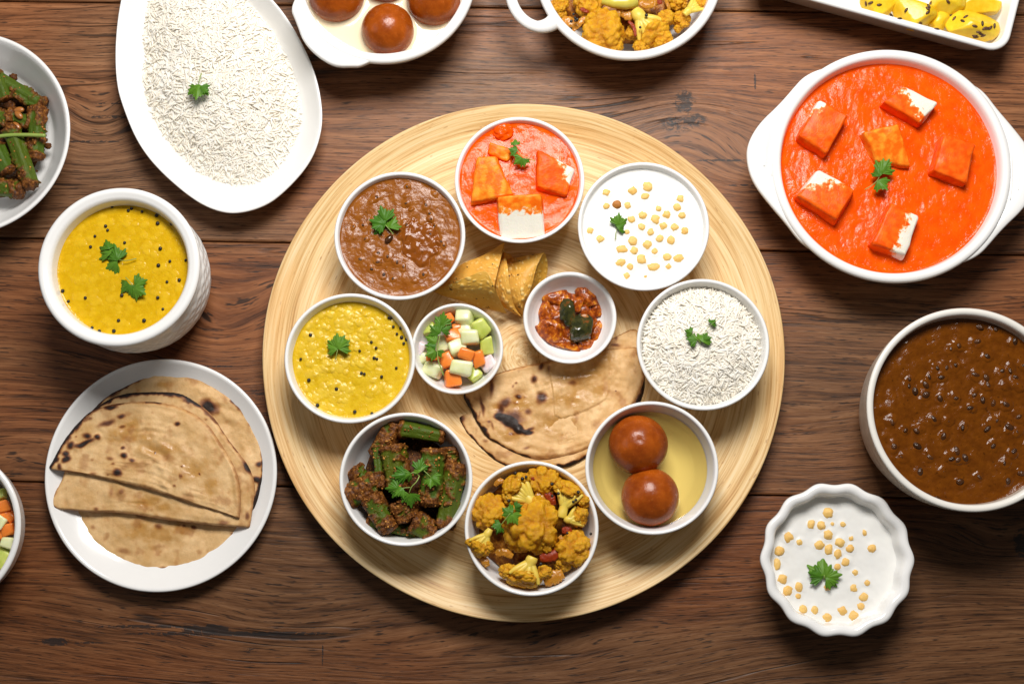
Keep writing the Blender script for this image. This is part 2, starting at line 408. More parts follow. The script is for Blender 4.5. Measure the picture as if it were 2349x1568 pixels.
def flute(r, z, th, k):
    w = np.interp(z, [0, .012, .045], [0, .35, 1])*min(1, r/.03)
    return r*(1+.020*w*np.cos(NF*(th-PI/2)+PI))
def flute_prof(Rr, h):
    Rr = Rr*.985
    return [(1e-4, .002), (.036, .002), (.038, 0), (.042, 0), (Rr*.78, .010), (Rr*.88, .024), (Rr*.955, h-.008), (Rr-.0012, h-.0045), (Rr, h-.0028), (Rr-.0008, h-.001), (Rr-.0032, h),
            (Rr-.0066, h-.0010), (Rr-.0085, h-.0035), (Rr-.0092, h-.007), (Rr*.80, .022), (Rr*.70, .009), (.03, .0065), (1e-4, .0065)]
bw['raita2'] = round_bowl('fluted_bowl', 'fluted white bowl of boondi raita standing on the bare table', 1922, 1284, 177, 0, .047, prof=flute_prof, segs=280, mod=flute, step=.002)
def deep_prof(Rr, h):
    return [(1e-4, .003), (Rr*.5, .003), (Rr*.52, 0), (Rr*.56, 0), (Rr*.80, .010), (Rr*.93, h*.55), (Rr-.0005, h-.003), (Rr, h-.0015), (Rr-.0012, h-.0002), (Rr-.0032, h), (Rr-.0050, h-.0010),
            (Rr-.0058, h-.003), (Rr*.90-.004, h*.55), (Rr*.72, h*.2), (Rr*.5, h*.13), (1e-4, h*.13)]
bw['salad2'] = round_bowl('salad_bowl', 'white bowl of diced salad cut off by the lower left picture edge', -143, 1212, 190, 0, .056, prof=deep_prof, segs=200)
def rim_prof(wd):
    def f(Rr, h):
        return [(1e-4, .003), (Rr*.58, .003), (Rr*.6, 0), (Rr*.63, 0), (Rr*.82, .010), (Rr*.915, h*.62), (Rr*.945, h-.010), (Rr-.0012, h-.0062), (Rr, h-.004), (Rr-.0005, h-.0018), (Rr-.0020, h-.0003), (Rr-.0045, h),
                (Rr-wd+.001, h-.0006), (Rr-wd-.0006, h-.0022), (Rr*.895-.002, h*.60), (Rr*.80, .014), (Rr*.7, .0085), (1e-4, .008)]
    return f
bw['paneer2'] = round_bowl('eared_dish', 'large white dish of orange paneer curry with two flat ears', 2046, 380, 276, 0, .056, prof=rim_prof(.0075), segs=220, cat='dish')
bw['jamun2'] = round_bowl('eared_dish', 'white eared dish of brown sweet balls in creamy syrup, top edge', 880, -58, 213, 0, .056, prof=rim_prof(.0085), segs=200, cat='dish')
bw['cauli2'] = round_bowl('loop_handled_pan', 'white loop handled dish of cauliflower florets at the top edge', 1443, -70, 217, 0, .056, prof=rim_prof(.0074), segs=200, cat='dish')

def ear(parent, pts, z, thick, grooves=(), clear=.1):
    W = PXS(smooth_poly(pts, 260, False, 3), z)[:, :2]; b0 = np.array(parent.location)[:2]; d = W-b0; r = np.hypot(*d.T); an = np.unwrap(np.arctan2(d[:, 1], d[:, 0]))
    od = np.argsort(an); A = np.linspace(an.min(), an.max(), 120); ro = np.interp(A, an[od], r[od]); e_ = np.linspace(0, 1, 120); ro = clear+.0003+np.maximum(ro-clear, .0002)*sstep(0, .17, e_)*sstep(1, .83, e_); rings = []
    for k, (aa, q) in enumerate(zip(A, ro)):
        e = min(.003, (q-clear)*.45); u = np.array([math.cos(aa), math.sin(aa), 0])
        sec = [(clear, 0), (q-e*1.4, 0), (q-e*.5, -.0004), (q-e*.12, -.0012), (q, -.0028), (q-e*.1, -thick*.7), (q-e*.6, -thick), (clear, -thick)]
        rings.append(np.array([b0.tolist()+[z]])+np.array([u*s_[0]+np.array([0, 0, s_[1]]) for s_ in sec]))
    V, F = loft(rings)
    o = mk('ear_handle', V-np.array(parent.location), F, M_WHITE, parent)
    for g in grooves:
        q = np.array([PX(a, b, z-.0003) for a, b in g]); V, F = tube(resample(q, 12, False), .0011, 8, .45)
        mk('handle_ridge', V-np.array(parent.location), F, M_WHITE, o)
    return o
pd = bw['paneer2'].o
ear(pd, [(1905, 118), (1885, 133), (1835, 185), (1790, 238), (1742, 282), (1715, 330), (1714, 372), (1728, 418), (1765, 466), (1812, 520), (1850, 575), (1890, 600)], .0535, .007,
    [[(1757, 322), (1754, 352), (1753, 382)], [(1774, 300), (1771, 350), (1772, 404)]], clear=bw['paneer2'].R-.0035)
ear(pd, [(2188, 640), (2205, 626), (2257, 575), (2302, 522), (2350, 478), (2377, 430), (2378, 388), (2364, 342), (2327, 294), (2280, 240), (2242, 185), (2202, 160)], .0535, .007,
    [[(2335, 438), (2338, 408), (2339, 378)], [(2318, 460), (2321, 410), (2320, 356)]], clear=bw['paneer2'].R-.0035)
ear(bw['jamun2'].o, [(672, -20), (656, -2), (672, 32), (684, 62), (692, 86), (707, 108), (730, 129), (757, 146), (780, 152), (806, 151), (835, 152), (868, 154)], .0553, .008, clear=bw['jamun2'].R-.004)
ear(bw['jamun2'].o, [(672-0, -96), (656, -114), (672, -148), (692, -202), (730, -245), (780, -268), (806, -267), (835, -268), (868, -270)], .0553, .008, clear=bw['jamun2'].R-.004)
# the loop handle of the cauliflower dish
lp = np.array([(1275, 46), (1262, 57), (1246, 62), (1228, 62), (1204, 50), (1184, 28), (1172, 0), (1168, -40), (1172, -90), (1184, -150), (1204, -195), (1228, -208), (1246, -208), (1262, -203), (1275, -190)], float)
lw = PXS(smooth_poly(lp, 60, False, 3), .051); V, F = tube(lw, .0046*np.interp(np.linspace(0, 1, 60), [0, .12, .5, .88, 1], [1.7, 1.1, 1, 1.1, 1.7]), 16, .8)
mk('loop_handle', V-np.array(bw['cauli2'].o.location), F, M_WHITE, bw['cauli2'].o)

# roti plate
def plate_prof(Rr, h):
    return [(1e-4, .0015), (Rr*.58, .0015), (Rr*.6, 0), (Rr*.63, 0), (Rr*.70, .003), (Rr*.92, h*.72), (Rr-.0004, h-.0018), (Rr, h-.0009), (Rr-.0010, h-.0001), (Rr-.0026, h-.0002), (Rr-.0040, h-.0012),
            (Rr*.91, h*.74), (Rr*.82, h*.46), (Rr*.74, h*.27), (Rr*.68, .0045), (1e-4, .0045)]
bw['plate'] = round_bowl('dinner_plate', 'round white plate carrying folded flatbreads, lower left', 368.5, 1090.5, 266.5, 0, .019, prof=plate_prof, segs=220, cat='plate')

# oval rice platter from its outline
zr = .030
pl = [(275, 0), (263, 100), (266, 195), (285, 256), (313, 324), (357, 384), (432, 450), (486, 481), (541, 492), (610, 473), (657, 436), (704, 384), (729, 335), (742, 272), (731, 193), (708, 128), (660, 40), (616, -12),
      (560, -66), (480, -112), (400, -132), (340, -118), (298, -70)]
PO = PXS(smooth_poly(pl, 220, True, 3), zr)[:, :2]; pcen = PO.mean(0)
def ring(scale, z): return np.c_[pcen+(PO-pcen)*scale, np.full(len(PO), z)]
lv = [(.02, .002), (.52, .002), (.54, 0), (.57, 0), (.68, .004), (.90, .020), (.985, zr-.003), (1.0, zr-.0014), (.999, zr-.0006), (.990, zr), (.975, zr-.0007), (.955, zr-.0028), (.90, .0215), (.80, .0125), (.70, .008), (.60, .0065), (.3, .006), (.02, .006)]
lv2 = densify(lv, .04)
V, F = loft([ring(a, b) for a, b in lv2])
o = mk('oval_platter', V, F, M_WHITE, loc=(pcen[0], pcen[1], 0)); tag(o, 'large oval white platter heaped with white rice, upper left', 'platter')

# rectangular dish, top right: a rounded rectangle turned a little
zd = .045
cz = PX(2290, 100, zd)[:2]
ux = PX(2225, 101, zd)[:2]-PX(1860, 0, zd)[:2]; ux /= np.linalg.norm(ux); uy = np.array([-ux[1], ux[0]])
Lx, Ly, rc = .235, .15, .017
corner = PX(2309, 124, zd)[:2]           # sharp lower right corner of the rim
cen = corner-ux*Lx/2+uy*Ly/2
def rrect(ins, z, rcx):
    P = []
    for sx, sy, a0 in ((1, -1, -90), (1, 1, 0), (-1, 1, 90), (-1, -1, 180)):
        for q in range(9):
            a = R(a0+90*q/8); P.append((sx*(Lx/2-ins-rcx)+rcx*math.cos(a), sy*(Ly/2-ins-rcx)+rcx*math.sin(a)))
    P = np.array(P); return np.c_[cen+P[:, :1]*ux+P[:, 1:]*uy, np.full(len(P), z)]
lv = [(.030, .002, .02), (.020, 0, .02), (.016, 0, .02), (.010, .006, .02), (.004, zd-.012, .018), (.0022, zd-.006, .017), (.0004, zd-.004, .017), (0, zd-.0024, .017), (.0006, zd-.0008, .0165), (.002, zd, .0155), (.0042, zd-.0002, .014), (.0056, zd-.0012, .0135),
      (.0064, zd-.004, .013), (.010, .014, .013), (.014, .009, .014), (.022, .007, .016), (.05, .0065, .016)]
V, F = loft([rrect(a, b, c) for a, b, c in lv])
o = mk('rectangular_dish', V, F, M_WHITE, loc=(cen[0], cen[1], 0)); tag(o, 'white rectangular dish of yellow potatoes at the top right', 'dish')

# ------------------------------------------------------------------ food surfaces
def surface(name, label, cat, B, depth, mat, hfun=None, afun=None, rings=90, segs=260, kind=None, extra=.0006, rfun=None, drop=.008):
    zs = B.z0+B.h-depth; Rr = B.ri(depth)+extra
    rho = np.linspace(.004, 1, rings)**.85; th = np.arange(segs)*2*PI/segs
    rr = rho[:, None]*Rr*np.ones(segs)[None]
    if rfun is not None: rr = rho[:, None]*rfun(th)[None]
    X = (B.x+rr*np.cos(th)).ravel(); Y = (B.y+rr*np.sin(th)).ravel(); P = np.c_[X, Y]
    h = np.zeros(len(P)); 
    if hfun is not None: h = hfun(P)
    q = np.repeat(rho, segs); h = h*sstep(1.0, .93, q)+np.tile(.0012*(1+.8*perlin(np.c_[np.cos(th)*3, np.sin(th)*3, np.full(segs, Rr*90)])), rings)*np.exp(-(1-q)*Rr/.0012)
    V = np.c_[P, zs+h]
    r2 = B.ri(depth+drop)*.96 if rfun is None else rr[-1].mean()*.93
    low = np.c_[B.x+r2*np.cos(th), B.y+r2*np.sin(th), np.full(segs, zs-drop)]
    V, F = loft([V[k*segs:(k+1)*segs] for k in range(rings)]+[low])
    at = {}
    if afun is not None:
        for k, v in afun(P, h).items(): at[k] = np.concatenate([v, np.zeros(segs+2)])
    F = [f[:, ::-1] for f in F]
    o = mk(name, V, F, mat, loc=(B.x, B.y, zs), attrs=at); tag(o, label, cat, kind=kind)
    o['_z'] = 0; del o['_z']
    return zs
def bumps(P, items):                  # items: (x, y, rx, ry, rot, height): soft domes
    h = np.zeros(len(P))
    for (x, y, rx, ry, a, k) in items:
        m = (np.abs(P[:, 0]-x) < 1.6*max(rx, ry)) & (np.abs(P[:, 1]-y) < 1.6*max(rx, ry))
        if not m.any(): continue
        d = P[m]-np.array([x, y]); u = d[:, 0]*math.cos(a)+d[:, 1]*math.sin(a); v = -d[:, 0]*math.sin(a)+d[:, 1]*math.cos(a)
        q = (u/rx)**2+(v/ry)**2; h[m] = np.maximum(h[m], k*np.where(q < 1, np.sqrt(np.maximum(1-q, 0)), 0)**.9)
    return h
P3 = lambda P: np.c_[P, np.zeros(len(P))]

# tomato gravy
def gravy(name, ca, cb, bs=.36, ior=.22):
    s = Sh(name); p = s.obj()
    n = s.noise(p, 70, 4, .6); n2 = s.noise(p, 380, 3, .7, .6)
    c = s.mix(s.ramp(n, [(.35, 0.0), (.65, 1.0)]), ca, cb)
    c = s.mix(s.ramp(s.noise(p, 900, 1), [(.72, 0.0), (.76, .5)]), c, (.45, .035, .004))
    s.set(Base_Color=c, Roughness=s.math('MULTIPLY_ADD', n2, .10, .09), Specular_IOR_Level=ior).sss(.08, (1.0, .25, .05), .002)
    s.bump(s.add(s.mul(n2, .55), s.mul(n, 2.2)), bs, .0016); return s.m
M_TOM = gravy('tomato_gravy', (.78, .070, .001), (.86, .105, .002))
M_TOM2 = gravy('tomato_gravy_pale', (.78, .072, .001), (.86, .110, .002), .22, .17)
def h_gravy(seed, amp, pools=()):
    def f(P):
        h = amp*(fbm(P3(P), 42, 3, seed)+.30*fbm(P3(P)*np.array([1.5, .75, 1]), 150, 3, seed+3))
        for (x, y, r, k) in pools: h = h+k*np.exp(-((P-np.array([x, y]))**2).sum(1)/r**2)
        return h
    return f
ZP2 = surface('curry_gravy', 'smooth orange tomato gravy filling the large eared dish', 'curry', bw['paneer2'], .011, M_TOM, h_gravy(3, .0011, [(*PX(a, b, .044)[:2], .0165, .0022) for a, b in ((1887, 290), (2090, 243), (2035, 342), (2190, 370), (1895, 447), (2055, 527))]), rings=120, segs=340)
ZP1 = surface('curry_gravy', 'orange tomato gravy in the topmost bowl on the bamboo board', 'curry', bw['paneer'], .0055, M_TOM2, h_gravy(8, .0007, [(*PX(a, b, .058)[:2], .015, .0022) for a, b in ((1125, 415), (1268, 400), (1195, 500))]), rings=90, segs=260)

# paneer cubes
def paneer_mat(bare, thr, warm, seed):
    """white curd cheese smeared with orange sauce, bare towards the given side"""
    s = Sh('sauced_paneer'); p = s.obj(); x, y, z = s.sep(p)
    d = s.add(s.mul(x, bare[0]), s.add(s.mul(y, bare[1]), s.mul(z, bare[2])))
    n = s.noise(s.comb(s.add(x, seed), y, z), 190, 4, .6)
    f = s.add(s.mul(d, 70), s.mul(s.math('SUBTRACT', n, .5), 1.6))
    m = s.ramp(s.add(s.mul(s.math('SUBTRACT', f, thr), 1.0), .5), [(.41, 0.0), (.60, 1.0)])
    sauce = s.mix(s.ramp(s.noise(p, 150, 3), [(.4, 0.0), (.65, 1.0)]), (.80, .085, .003) if not warm else (.83, .14, .005), (.89, .15, .008) if not warm else (.90, .33, .025))
    edge = s.ramp(s.add(s.mul(s.math('SUBTRACT', f, thr), 1.0), .5), [(.30, (.9, .16, .01)), (.50, (.9, .42, .10)), (.64, (.80, .765, .66))])
    c = s.mix(m, sauce, edge); gr = s.noise(p, 420, 3, .7)
    s.set(Base_Color=c, Roughness=s.math('MULTIPLY_ADD', m, .3, .30), Specular_IOR_Level=.14).sss(.15, (1, .5, .2), .0015); s.bump(gr, .45, .0007); return s.m
def paneer(label, quad, z, hgt, bare, thr, warm=False, tilt=(0, 0), seed=1.0, sink=.004):
    """quad: measured top corners; hgt: how far the top stands above the gravy"""
    zt = z+hgt; Q = PXS(quad, zt); c = Q.mean(0); n = 10; V = []
    u = np.linspace(0, 1, n)
    side = np.linalg.norm(Q[1]-Q[0]); zb = z-sink
    bm = bmesh.new()
    for k, zz in ((0, zt), (1, zb)):
        for i, q in enumerate(Q):
            off = np.array(q)-c; off[:2] *= (1.0 if k == 0 else 1.10)
            zc = zz+(off[0]*tilt[0]+off[1]*tilt[1] if k == 0 else 0)
            bm.verts.new((off[0], off[1], zc-z))
    v = list(bm.verts)
    for f in ((0, 1, 2, 3), (7, 6, 5, 4), (0, 4, 5, 1), (1, 5, 6, 2), (2, 6, 7, 3), (3, 7, 4, 0)): bm.faces.new([v[i] for i in f])
    bmesh.ops.recalc_face_normals(bm, faces=bm.faces)
    bmesh.ops.bevel(bm, geom=list(bm.edges), offset=.0022, segments=4, profile=.5, affect='EDGES')
    bmesh.ops.triangulate(bm, faces=bm.faces); bmesh.ops.subdivide_edges(bm, edges=list(bm.edges), cuts=3, use_grid_fill=True)
    bm.normal_update()
    P = np.array([w.co[:] for w in bm.verts]); dn = fbm(P, 100, 4, seed)*.0016
    for w, d in zip(bm.verts, dn): w.co += w.normal*d
    me = bpy.data.meshes.new('paneer_cube'); bm.to_mesh(me); bm.free()
    me.polygons.foreach_set('use_smooth', np.ones(len(me.polygons), bool))
    me.materials.append(paneer_mat(bare, thr, warm, seed)); o = link('paneer_cube', me, None, (c[0], c[1], z))
    return tag(o, label, 'paneer', 'paneer cubes')
def q4(pts): return [(a*.4308+1644, b*.4308) for a, b in pts]
paneer('sauce coated paneer cube with a thin white edge, upper left in the large dish', q4([(545, 532), (695, 615), (588, 815), (440, 718)]), ZP2, .0145, (-.55, .83, .0), .92, seed=1, tilt=(.03, .05))
paneer('half white paneer cube at the upper right of the large dish', q4([(1000, 455), (1178, 545), (1088, 655), (890, 540)]), ZP2, .0145, (.75, .5, .1), .12, seed=2, tilt=(-.05, .0))
paneer('paneer cube fully covered in orange sauce beneath the coriander, middle of the large dish', q4([(775, 705), (965, 668), (1040, 880), (860, 850)]), ZP2, .011, (0, 0, 1), 1.45, True, seed=3, tilt=(.0, .25))
paneer('sauce covered paneer cube with a pale front side, far right in the large dish', q4([(1210, 718), (1378, 770), (1335, 972), (1155, 905)]), ZP2, .0145, (.2, -.8, -1.0), 1.25, seed=4, tilt=(0, .08))
paneer('paneer cube with a white upper corner, lower left in the large dish', q4([(545, 902), (740, 1008), (640, 1172), (432, 1040)]), ZP2, .0145, (-.15, .9, .1), .55, seed=5, tilt=(.0, -.04))
paneer('paneer cube with a white right side, lowest in the large dish', q4([(930, 1078), (1082, 1147), (1010, 1360), (828, 1292)]), ZP2, .0145, (.85, -.35, .1), .35, seed=6, tilt=(-.06, .0))
def q3(pts): return [(a*.3184+734, b*.3184+235) for a, b in pts]
paneer('big yellow orange paneer block at the left of the topmost board bowl', q3([(1130, 395), (1270, 388), (1392, 660), (1085, 712)]), ZP1, .011, (0, 0, 1), 9.0, True, tilt=(.0, .12), seed=7)
# the white-sided block leans back, its bare face turned up to the camera
paneer('paneer block with a large bare white face at the bottom of the topmost board bowl', q3([(1283, 690), (1592, 672), (1618, 950), (1308, 975)]), ZP1, .008, (.0, -1.0, 0.0), -.34, True, tilt=(0, .42), seed=8)
paneer('orange paneer block with one white corner, right in the topmost board bowl', q3([(1570, 345), (1832, 470), (1775, 665), (1560, 610)]), ZP1, .008, (1.0, .35, 0), .70, False, tilt=(-.12, .08), seed=9)
paneer('small sunken yellow paneer piece beside the coriander, topmost board bowl', q3([(1225, 285), (1400, 340), (1350, 420), (1210, 370)]), ZP1, .005, (0, 0, 1), 9.0, True, tilt=(0, .1), seed=10)
def lump(name, label, cat, c, rad, mat, seed, amp=.25, freq=1.4, sub=4, squash=(1, 1, 1), rot=0, group=None, attrs=None):
    V, F = ico(sub); d = 1+amp*fbm(V, freq, 3, seed); V = V*d[:, None]*np.array(squash)*rad
    o = link(name, mesh(name, V, F, mat, attrs=attrs(V/rad) if attrs else None), None, c, (0, 0, rot)); return tag(o, label, cat, group)
lump('tomato_piece', 'lump of red tomato at the top of the topmost board bowl', 'tomato', PX(1154, 303, ZP1), .0085, M_TOM, 4, .3, 1.6, squash=(1, .9, .55))

# raita, boondi
s = Sh('yoghurt'); p = s.obj()
s.set(Base_Color=s.mix(s.noise(p, 40, 2), (.80, .795, .755), (.83, .825, .80)), Roughness=.22).sss(.2, (1, .9, .8), .002); s.bump(s.noise(p, 60, 2), .12, .002); M_YOG = s.m
def hy(seed, lst=(), f=None, z=0, k=1.0):
    it_ = [(*PX(*f(q[0], q[1]), z)[:2], q[2]*k*SC(1500, 800, z)) for q in lst]
    def g(P):
        h = .0006*fbm(P3(P), 50, 3, seed); m = np.zeros(len(P))
        for x, y, r in it_: m = np.maximum(m, r*.20*np.exp(-(((P-np.array([x, y]))**2).sum(1)/(1.25*r)**2)**1.5))
        return h+m*(1+.5*fbm(P3(P), 170, 2, seed+4))
    return g
L1 = [(525, 217, 26), (672, 205, 27), (755, 183, 31, 1, 1.2, -.7), (742, 237, 23, 1, 1.2, 0), (525, 292, 22), (643, 288, 23), (935, 250, 25), (815, 307, 22), (917, 297, 27), (945, 345, 25), (860, 340, 27), (795, 365, 31),
      (727, 345, 27), (665, 367, 27), (720, 408, 26), (843, 402, 26), (903, 410, 26), (962, 430, 25), (770, 437, 25), (638, 437, 20), (433, 428, 24), (490, 475, 25), (823, 472, 26), (885, 480, 28), (672, 485, 33), (753, 507, 30),
      (610, 533, 27, 1, 1.4, .1), (680, 540, 27), (793, 545, 22), (862, 575, 28), (927, 582, 26, 1, 1.35, .4), (718, 590, 34), (605, 605, 27, 1, 1.3, .5), (657, 628, 25), (790, 630, 28, 1, 1.6, .1), (868, 628, 22), (637, 678, 20), (742, 683, 12)]
fa = lambda a, b: (a*.412+1174.6, b*.412+352.4)
L2 = [(362, 922, 25), (290, 972, 18, 1, 1.3, 1.3), (333, 976, 21), (380, 968, 10), (424, 970, 15), (362, 1015, 23), (193, 1024, 25), (240, 1046, 17), (158, 1083, 25), (147, 1138, 16, 1, 1.9, 1.6), (412, 1047, 24), (460, 1030, 12), (455, 1073, 20), (516, 1005, 11, 1, 1.3, 1.6),
      (547, 1072, 21), (325, 1058, 22, 1, 1.2, .5), (365, 1078, 20, 1, 1.3, 1.5), (402, 1096, 19, 1, 1.4, 1.5), (436, 1130, 22), (400, 1150, 18), (476, 1174, 14), (168, 1201, 24), (190, 1252, 26), (238, 1233, 21, 1, 1.2, 1.4), (235, 1274, 14), (359, 1236, 18),
      (468, 1240, 20), (527, 1217, 16), (513, 1277, 24), (501, 1316, 17, 1, 1.2, 0), (422, 1335, 24), (466, 1356, 22, 1, 1.2, .6), (358, 1362, 21, 1, 1.2, 0), (305, 1331, 20), (257, 1328, 21)]
fb = lambda a, b: (a*.5429+1703, b*.5429+675)
ZR1 = surface('raita', 'white yoghurt in the round raita bowl on the bamboo board', 'yoghurt', bw['raita'], .0065, M_YOG, hy(1, L1, fa, .0575, .412), rings=110, segs=260)
bw['raita2'].ri_ = bw['raita2'].ri
def rf2(th): return (bw['raita2'].ri(.0160)+.0012)*(1+.0155*np.cos(NF*(th-PI/2)+PI))
ZR2 = surface('raita', 'white yoghurt filling the fluted bowl', 'yoghurt', bw['raita2'], .0160, M_YOG, hy(2, L2, fb, .0310, .543), rings=110, segs=280, rfun=rf2)
s = Sh('fried_gram_ball'); p = s.obj(); rn = s.rnd()
c = s.mix(s.noise(p, 260, 3, .6), (.76, .42, .07), (.92, .67, .25)); c = s.mix(s.mul(rn, .35), c, (.70, .34, .05))
c = s.mix(s.ramp(s.noise(p, 190, 2), [(.60, 0.0), (.75, .45)]), c, (.84, .78, .62))
s.set(Base_Color=c, Roughness=.36).sss(.15, (1, .6, .2), .001); s.bump(s.noise(p, 500, 2), .4, .0005); M_BOON = s.m
boon_me = []
for k in range(5):
    V, F = ico(3); V = V*(1+.26*fbm(V, 1.5, 3, k+20))[:, None]
    if k == 3: V = V+np.exp(-((V-np.array([.8, .6, 0]))**2).sum(1)/.12)[:, None]*np.array([.35, .28, 0])
    boon_me.append(mesh('boondi', V, F, M_BOON))
def boondi(lst, f, z, label, group):
    for i, q in enumerate(lst):
        px, py = f(q[0], q[1]); r = q[2]*q[3] if len(q) > 3 else q[2]
        c = PX(px, py, z); rr = r*SC(px, py, z); el = q[4] if len(q) > 4 else (1.0+.12*random.random())
        o = link('boondi', boon_me[i % 5], None, (c[0], c[1], z-rr*.34), (0, 0, q[5] if len(q) > 5 else random.uniform(-3, 3)))
        o.scale = (rr*el, rr, rr*.85); tag(o, label, 'boondi', group)
boondi([(q[0], q[1], q[2], .412, *(q[4:])) for q in L1], fa, ZR1, 'golden boondi ball floating in the round raita bowl on the board', 'boondi balls in the round raita bowl')
c = PX(*fa(585, 283), ZR1); o = link('boondi', boon_me[0], None, (c[0], c[1], c[2]-.001)); o.scale = (.0042, .0038, .0036)
tag(o, 'the one darker brown boondi ball, above the leaf in the round raita bowl', 'boondi')
m2 = Sh('toasted_gram_ball'); m2.set(Base_Color=(.42, .155, .022), Roughness=.4); m2.bump(m2.noise(m2.obj(), 500, 2), .4, .0005)
me = boon_me[0].copy(); me.materials.clear(); me.materials.append(m2.m); o.data = me
boondi([(q[0], q[1], q[2], .543, *(q[4:])) for q in L2], fb, ZR2, 'golden boondi ball floating in the fluted bowl of raita', 'boondi balls in the fluted bowl')

# yellow dal
def dal_mat(name, ca, cb, cl):
    s = Sh(name); p = s.obj(); a = s.attr('lentil'); n = s.noise(p, 160, 4, .65)
    c = s.mix(s.ramp(n, [(.35, 0.0), (.65, 1.0)]), ca, cb); c = s.mix(a, c, cl)
    b = s.voro(p, 330); bm_ = s.ramp(b, [(.0, 1.0), (.22, 0.0)])
    s.set(Base_Color=c, Roughness=.20, Specular_IOR_Level=.24).sss(.15, (1, .6, .1), .002)
    s.bump(s.add(s.noise(p, 420, 2, .6), s.mul(bm_, .5)), .35, .0008); return s.m
M_DAL = dal_mat('yellow_dal_curry', (.59, .365, .007), (.69, .46, .020), (.80, .58, .085))
M_DAL2 = dal_mat('golden_dal_curry', (.57, .33, .003), (.65, .40, .007), (.73, .47, .022))
def lentil_items(B, n, r0, r1, k0, k1, seed, lim=.93, skew=None):
    r = np.random.RandomState(seed); out = []
    for _ in range(n):
        a = r.uniform(0, 2*PI); q = math.sqrt(r.uniform(0, 1))*B.R*lim*.93; x, y = B.x+q*math.cos(a), B.y+q*math.sin(a)
        if skew and r.uniform() > skew(x-B.x, y-B.y): continue
        rr = r.uniform(r0, r1); out.append((x, y, rr, rr*r.uniform(.65, 1), r.uniform(0, 3), r.uniform(k0, k1)))
    return out
it = lentil_items(bw['dal'], 300, .0018, .0042, .0002, .0009, 3, skew=lambda x, y: .35+.65*(x-.4*y < .012))
big = lentil_items(bw['dal'], 22, .005, .009, .0006, .0012, 9, lim=.7, skew=lambda x, y: 1.0*(x < .018))
def hd(P):
    b = bumps(P, it); b2 = bumps(P, big); return .0004*fbm(P3(P), 90, 3, 4)+b+.8*b2*(1+.5*fbm(P3(P), 160, 2, 2))
def ad(P, h): return {'lentil': np.clip(bumps(P, it)/.0010, 0, 1)*.55}
ZD1 = surface('yellow_dal', 'thick lumpy yellow dal in the left bowl on the bamboo board', 'dal', bw['dal'], .0105, M_DAL, hd, ad, rings=120, segs=300)
it2 = lentil_items(bw['pot'], 260, .0015, .0042, .0001, .0005, 13, lim=.88)
ZD2 = surface('yellow_dal', 'thin golden yellow dal with oil bubbles in the white pot', 'dal', bw['pot'], .0150, M_DAL2, lambda P: .0003*fbm(P3(P), 60, 3, 4)+bumps(P, it2)*.7, lambda P, h: {'lentil': np.clip(bumps(P, it2)/.0005, 0, 1)*.6}, rings=110, segs=280)
s = Sh('black_seed'); s.set(Base_Color=(.012, .009, .008), Roughness=.35); s.bump(s.noise(s.obj(), 300, 2), .3, .0004); M_SEED = s.m
V, F = ico(2); seed_me = mesh('mustard_seed', V*(1+.06*fbm(V, 2, 1, 3))[:, None], F, M_SEED)
def seeds(lst, f, z, r, label, group, dz=.3):
    for a, b in lst:
        px, py = f(a, b); c = PX(px, py, z); rr = r*random.uniform(.8, 1.15)
        o = link('mustard_seed', seed_me, None, (c[0], c[1], z+rr*dz)); o.scale = (rr, rr, rr*.9); tag(o, label, 'mustard seed', group)
f1_ = lambda a, b: (a*.25+616.7, b*.25+646)
seeds([(383, 488), (293, 709), (368, 902), (621, 983), (447, 1132), (789, 1192), (946, 1208), (850, 838), (877, 845), (967, 700), (993, 708), (834, 635), (985, 608), (941, 554), (1035, 870), (1170, 790), (1100, 330), (1118, 336), (1143, 412), (1210, 425), (1176, 478), (1219, 510), (1264, 530), (1238, 565)],
      f1_, ZD1+.0008, .00145, 'tiny black mustard seed on the yellow dal in the left board bowl', 'mustard seeds on the board bowl of dal')
f2_ = lambda a, b: (a*.2884, b*.2884+399)
seeds([(893, 262), (1022, 292), (1047, 275), (1130, 300), (1246, 330), (1255, 393), (1365, 400), (841, 415), (857, 447), (756, 495), (721, 580), (992, 547), (1276, 593), (1352, 694), (1478, 686), (1261, 727), (1427, 843), (1329, 858), (1256, 983), (1296, 1074), (944, 1165), (1147, 1165), (907, 1248), (791, 1250), (734, 1222), (680, 985), (545, 1012), (500, 930), (1152, 1250), (970, 965)],
      f2_, ZD2+.0003, .00148, 'tiny black mustard seed floating on the golden dal in the white pot', 'mustard seeds in the white pot')

# black dal
def bdal(name, ca, cb, rough):
    s = Sh(name); p = s.obj(); n = s.noise(p, 120, 4, .65); n2 = s.noise(p, 520, 3, .65); a = s.attr('butter')
    c = s.mix(s.ramp(n, [(.35, 0.0), (.65, 1.0)]), ca, cb); c = s.mix(a, c, (.21, .055, .006))
    c = s.mix(s.ramp(s.noise(p, 300, 2), [(.64, 0.0), (.72, .6)]), c, tuple(v*.35 for v in ca))
    s.set(Base_Color=c, Roughness=s.math('SUBTRACT', s.math('MULTIPLY_ADD', n2, .14, rough), s.mul(a, .12)), Specular_IOR_Level=.27); s.bump(s.add(n, s.mul(n2, .3)), .42, .0013); return s.m
M_BD1 = bdal('brown_lentil_dal', (.21, .058, .004), (.285, .092, .010), .15)
M_BD2 = bdal('dark_lentil_dal', (.105, .027, .0012), (.150, .042, .002), .10)
fbd = lambda a, b: (a*.3184+734, b*.3184+235)
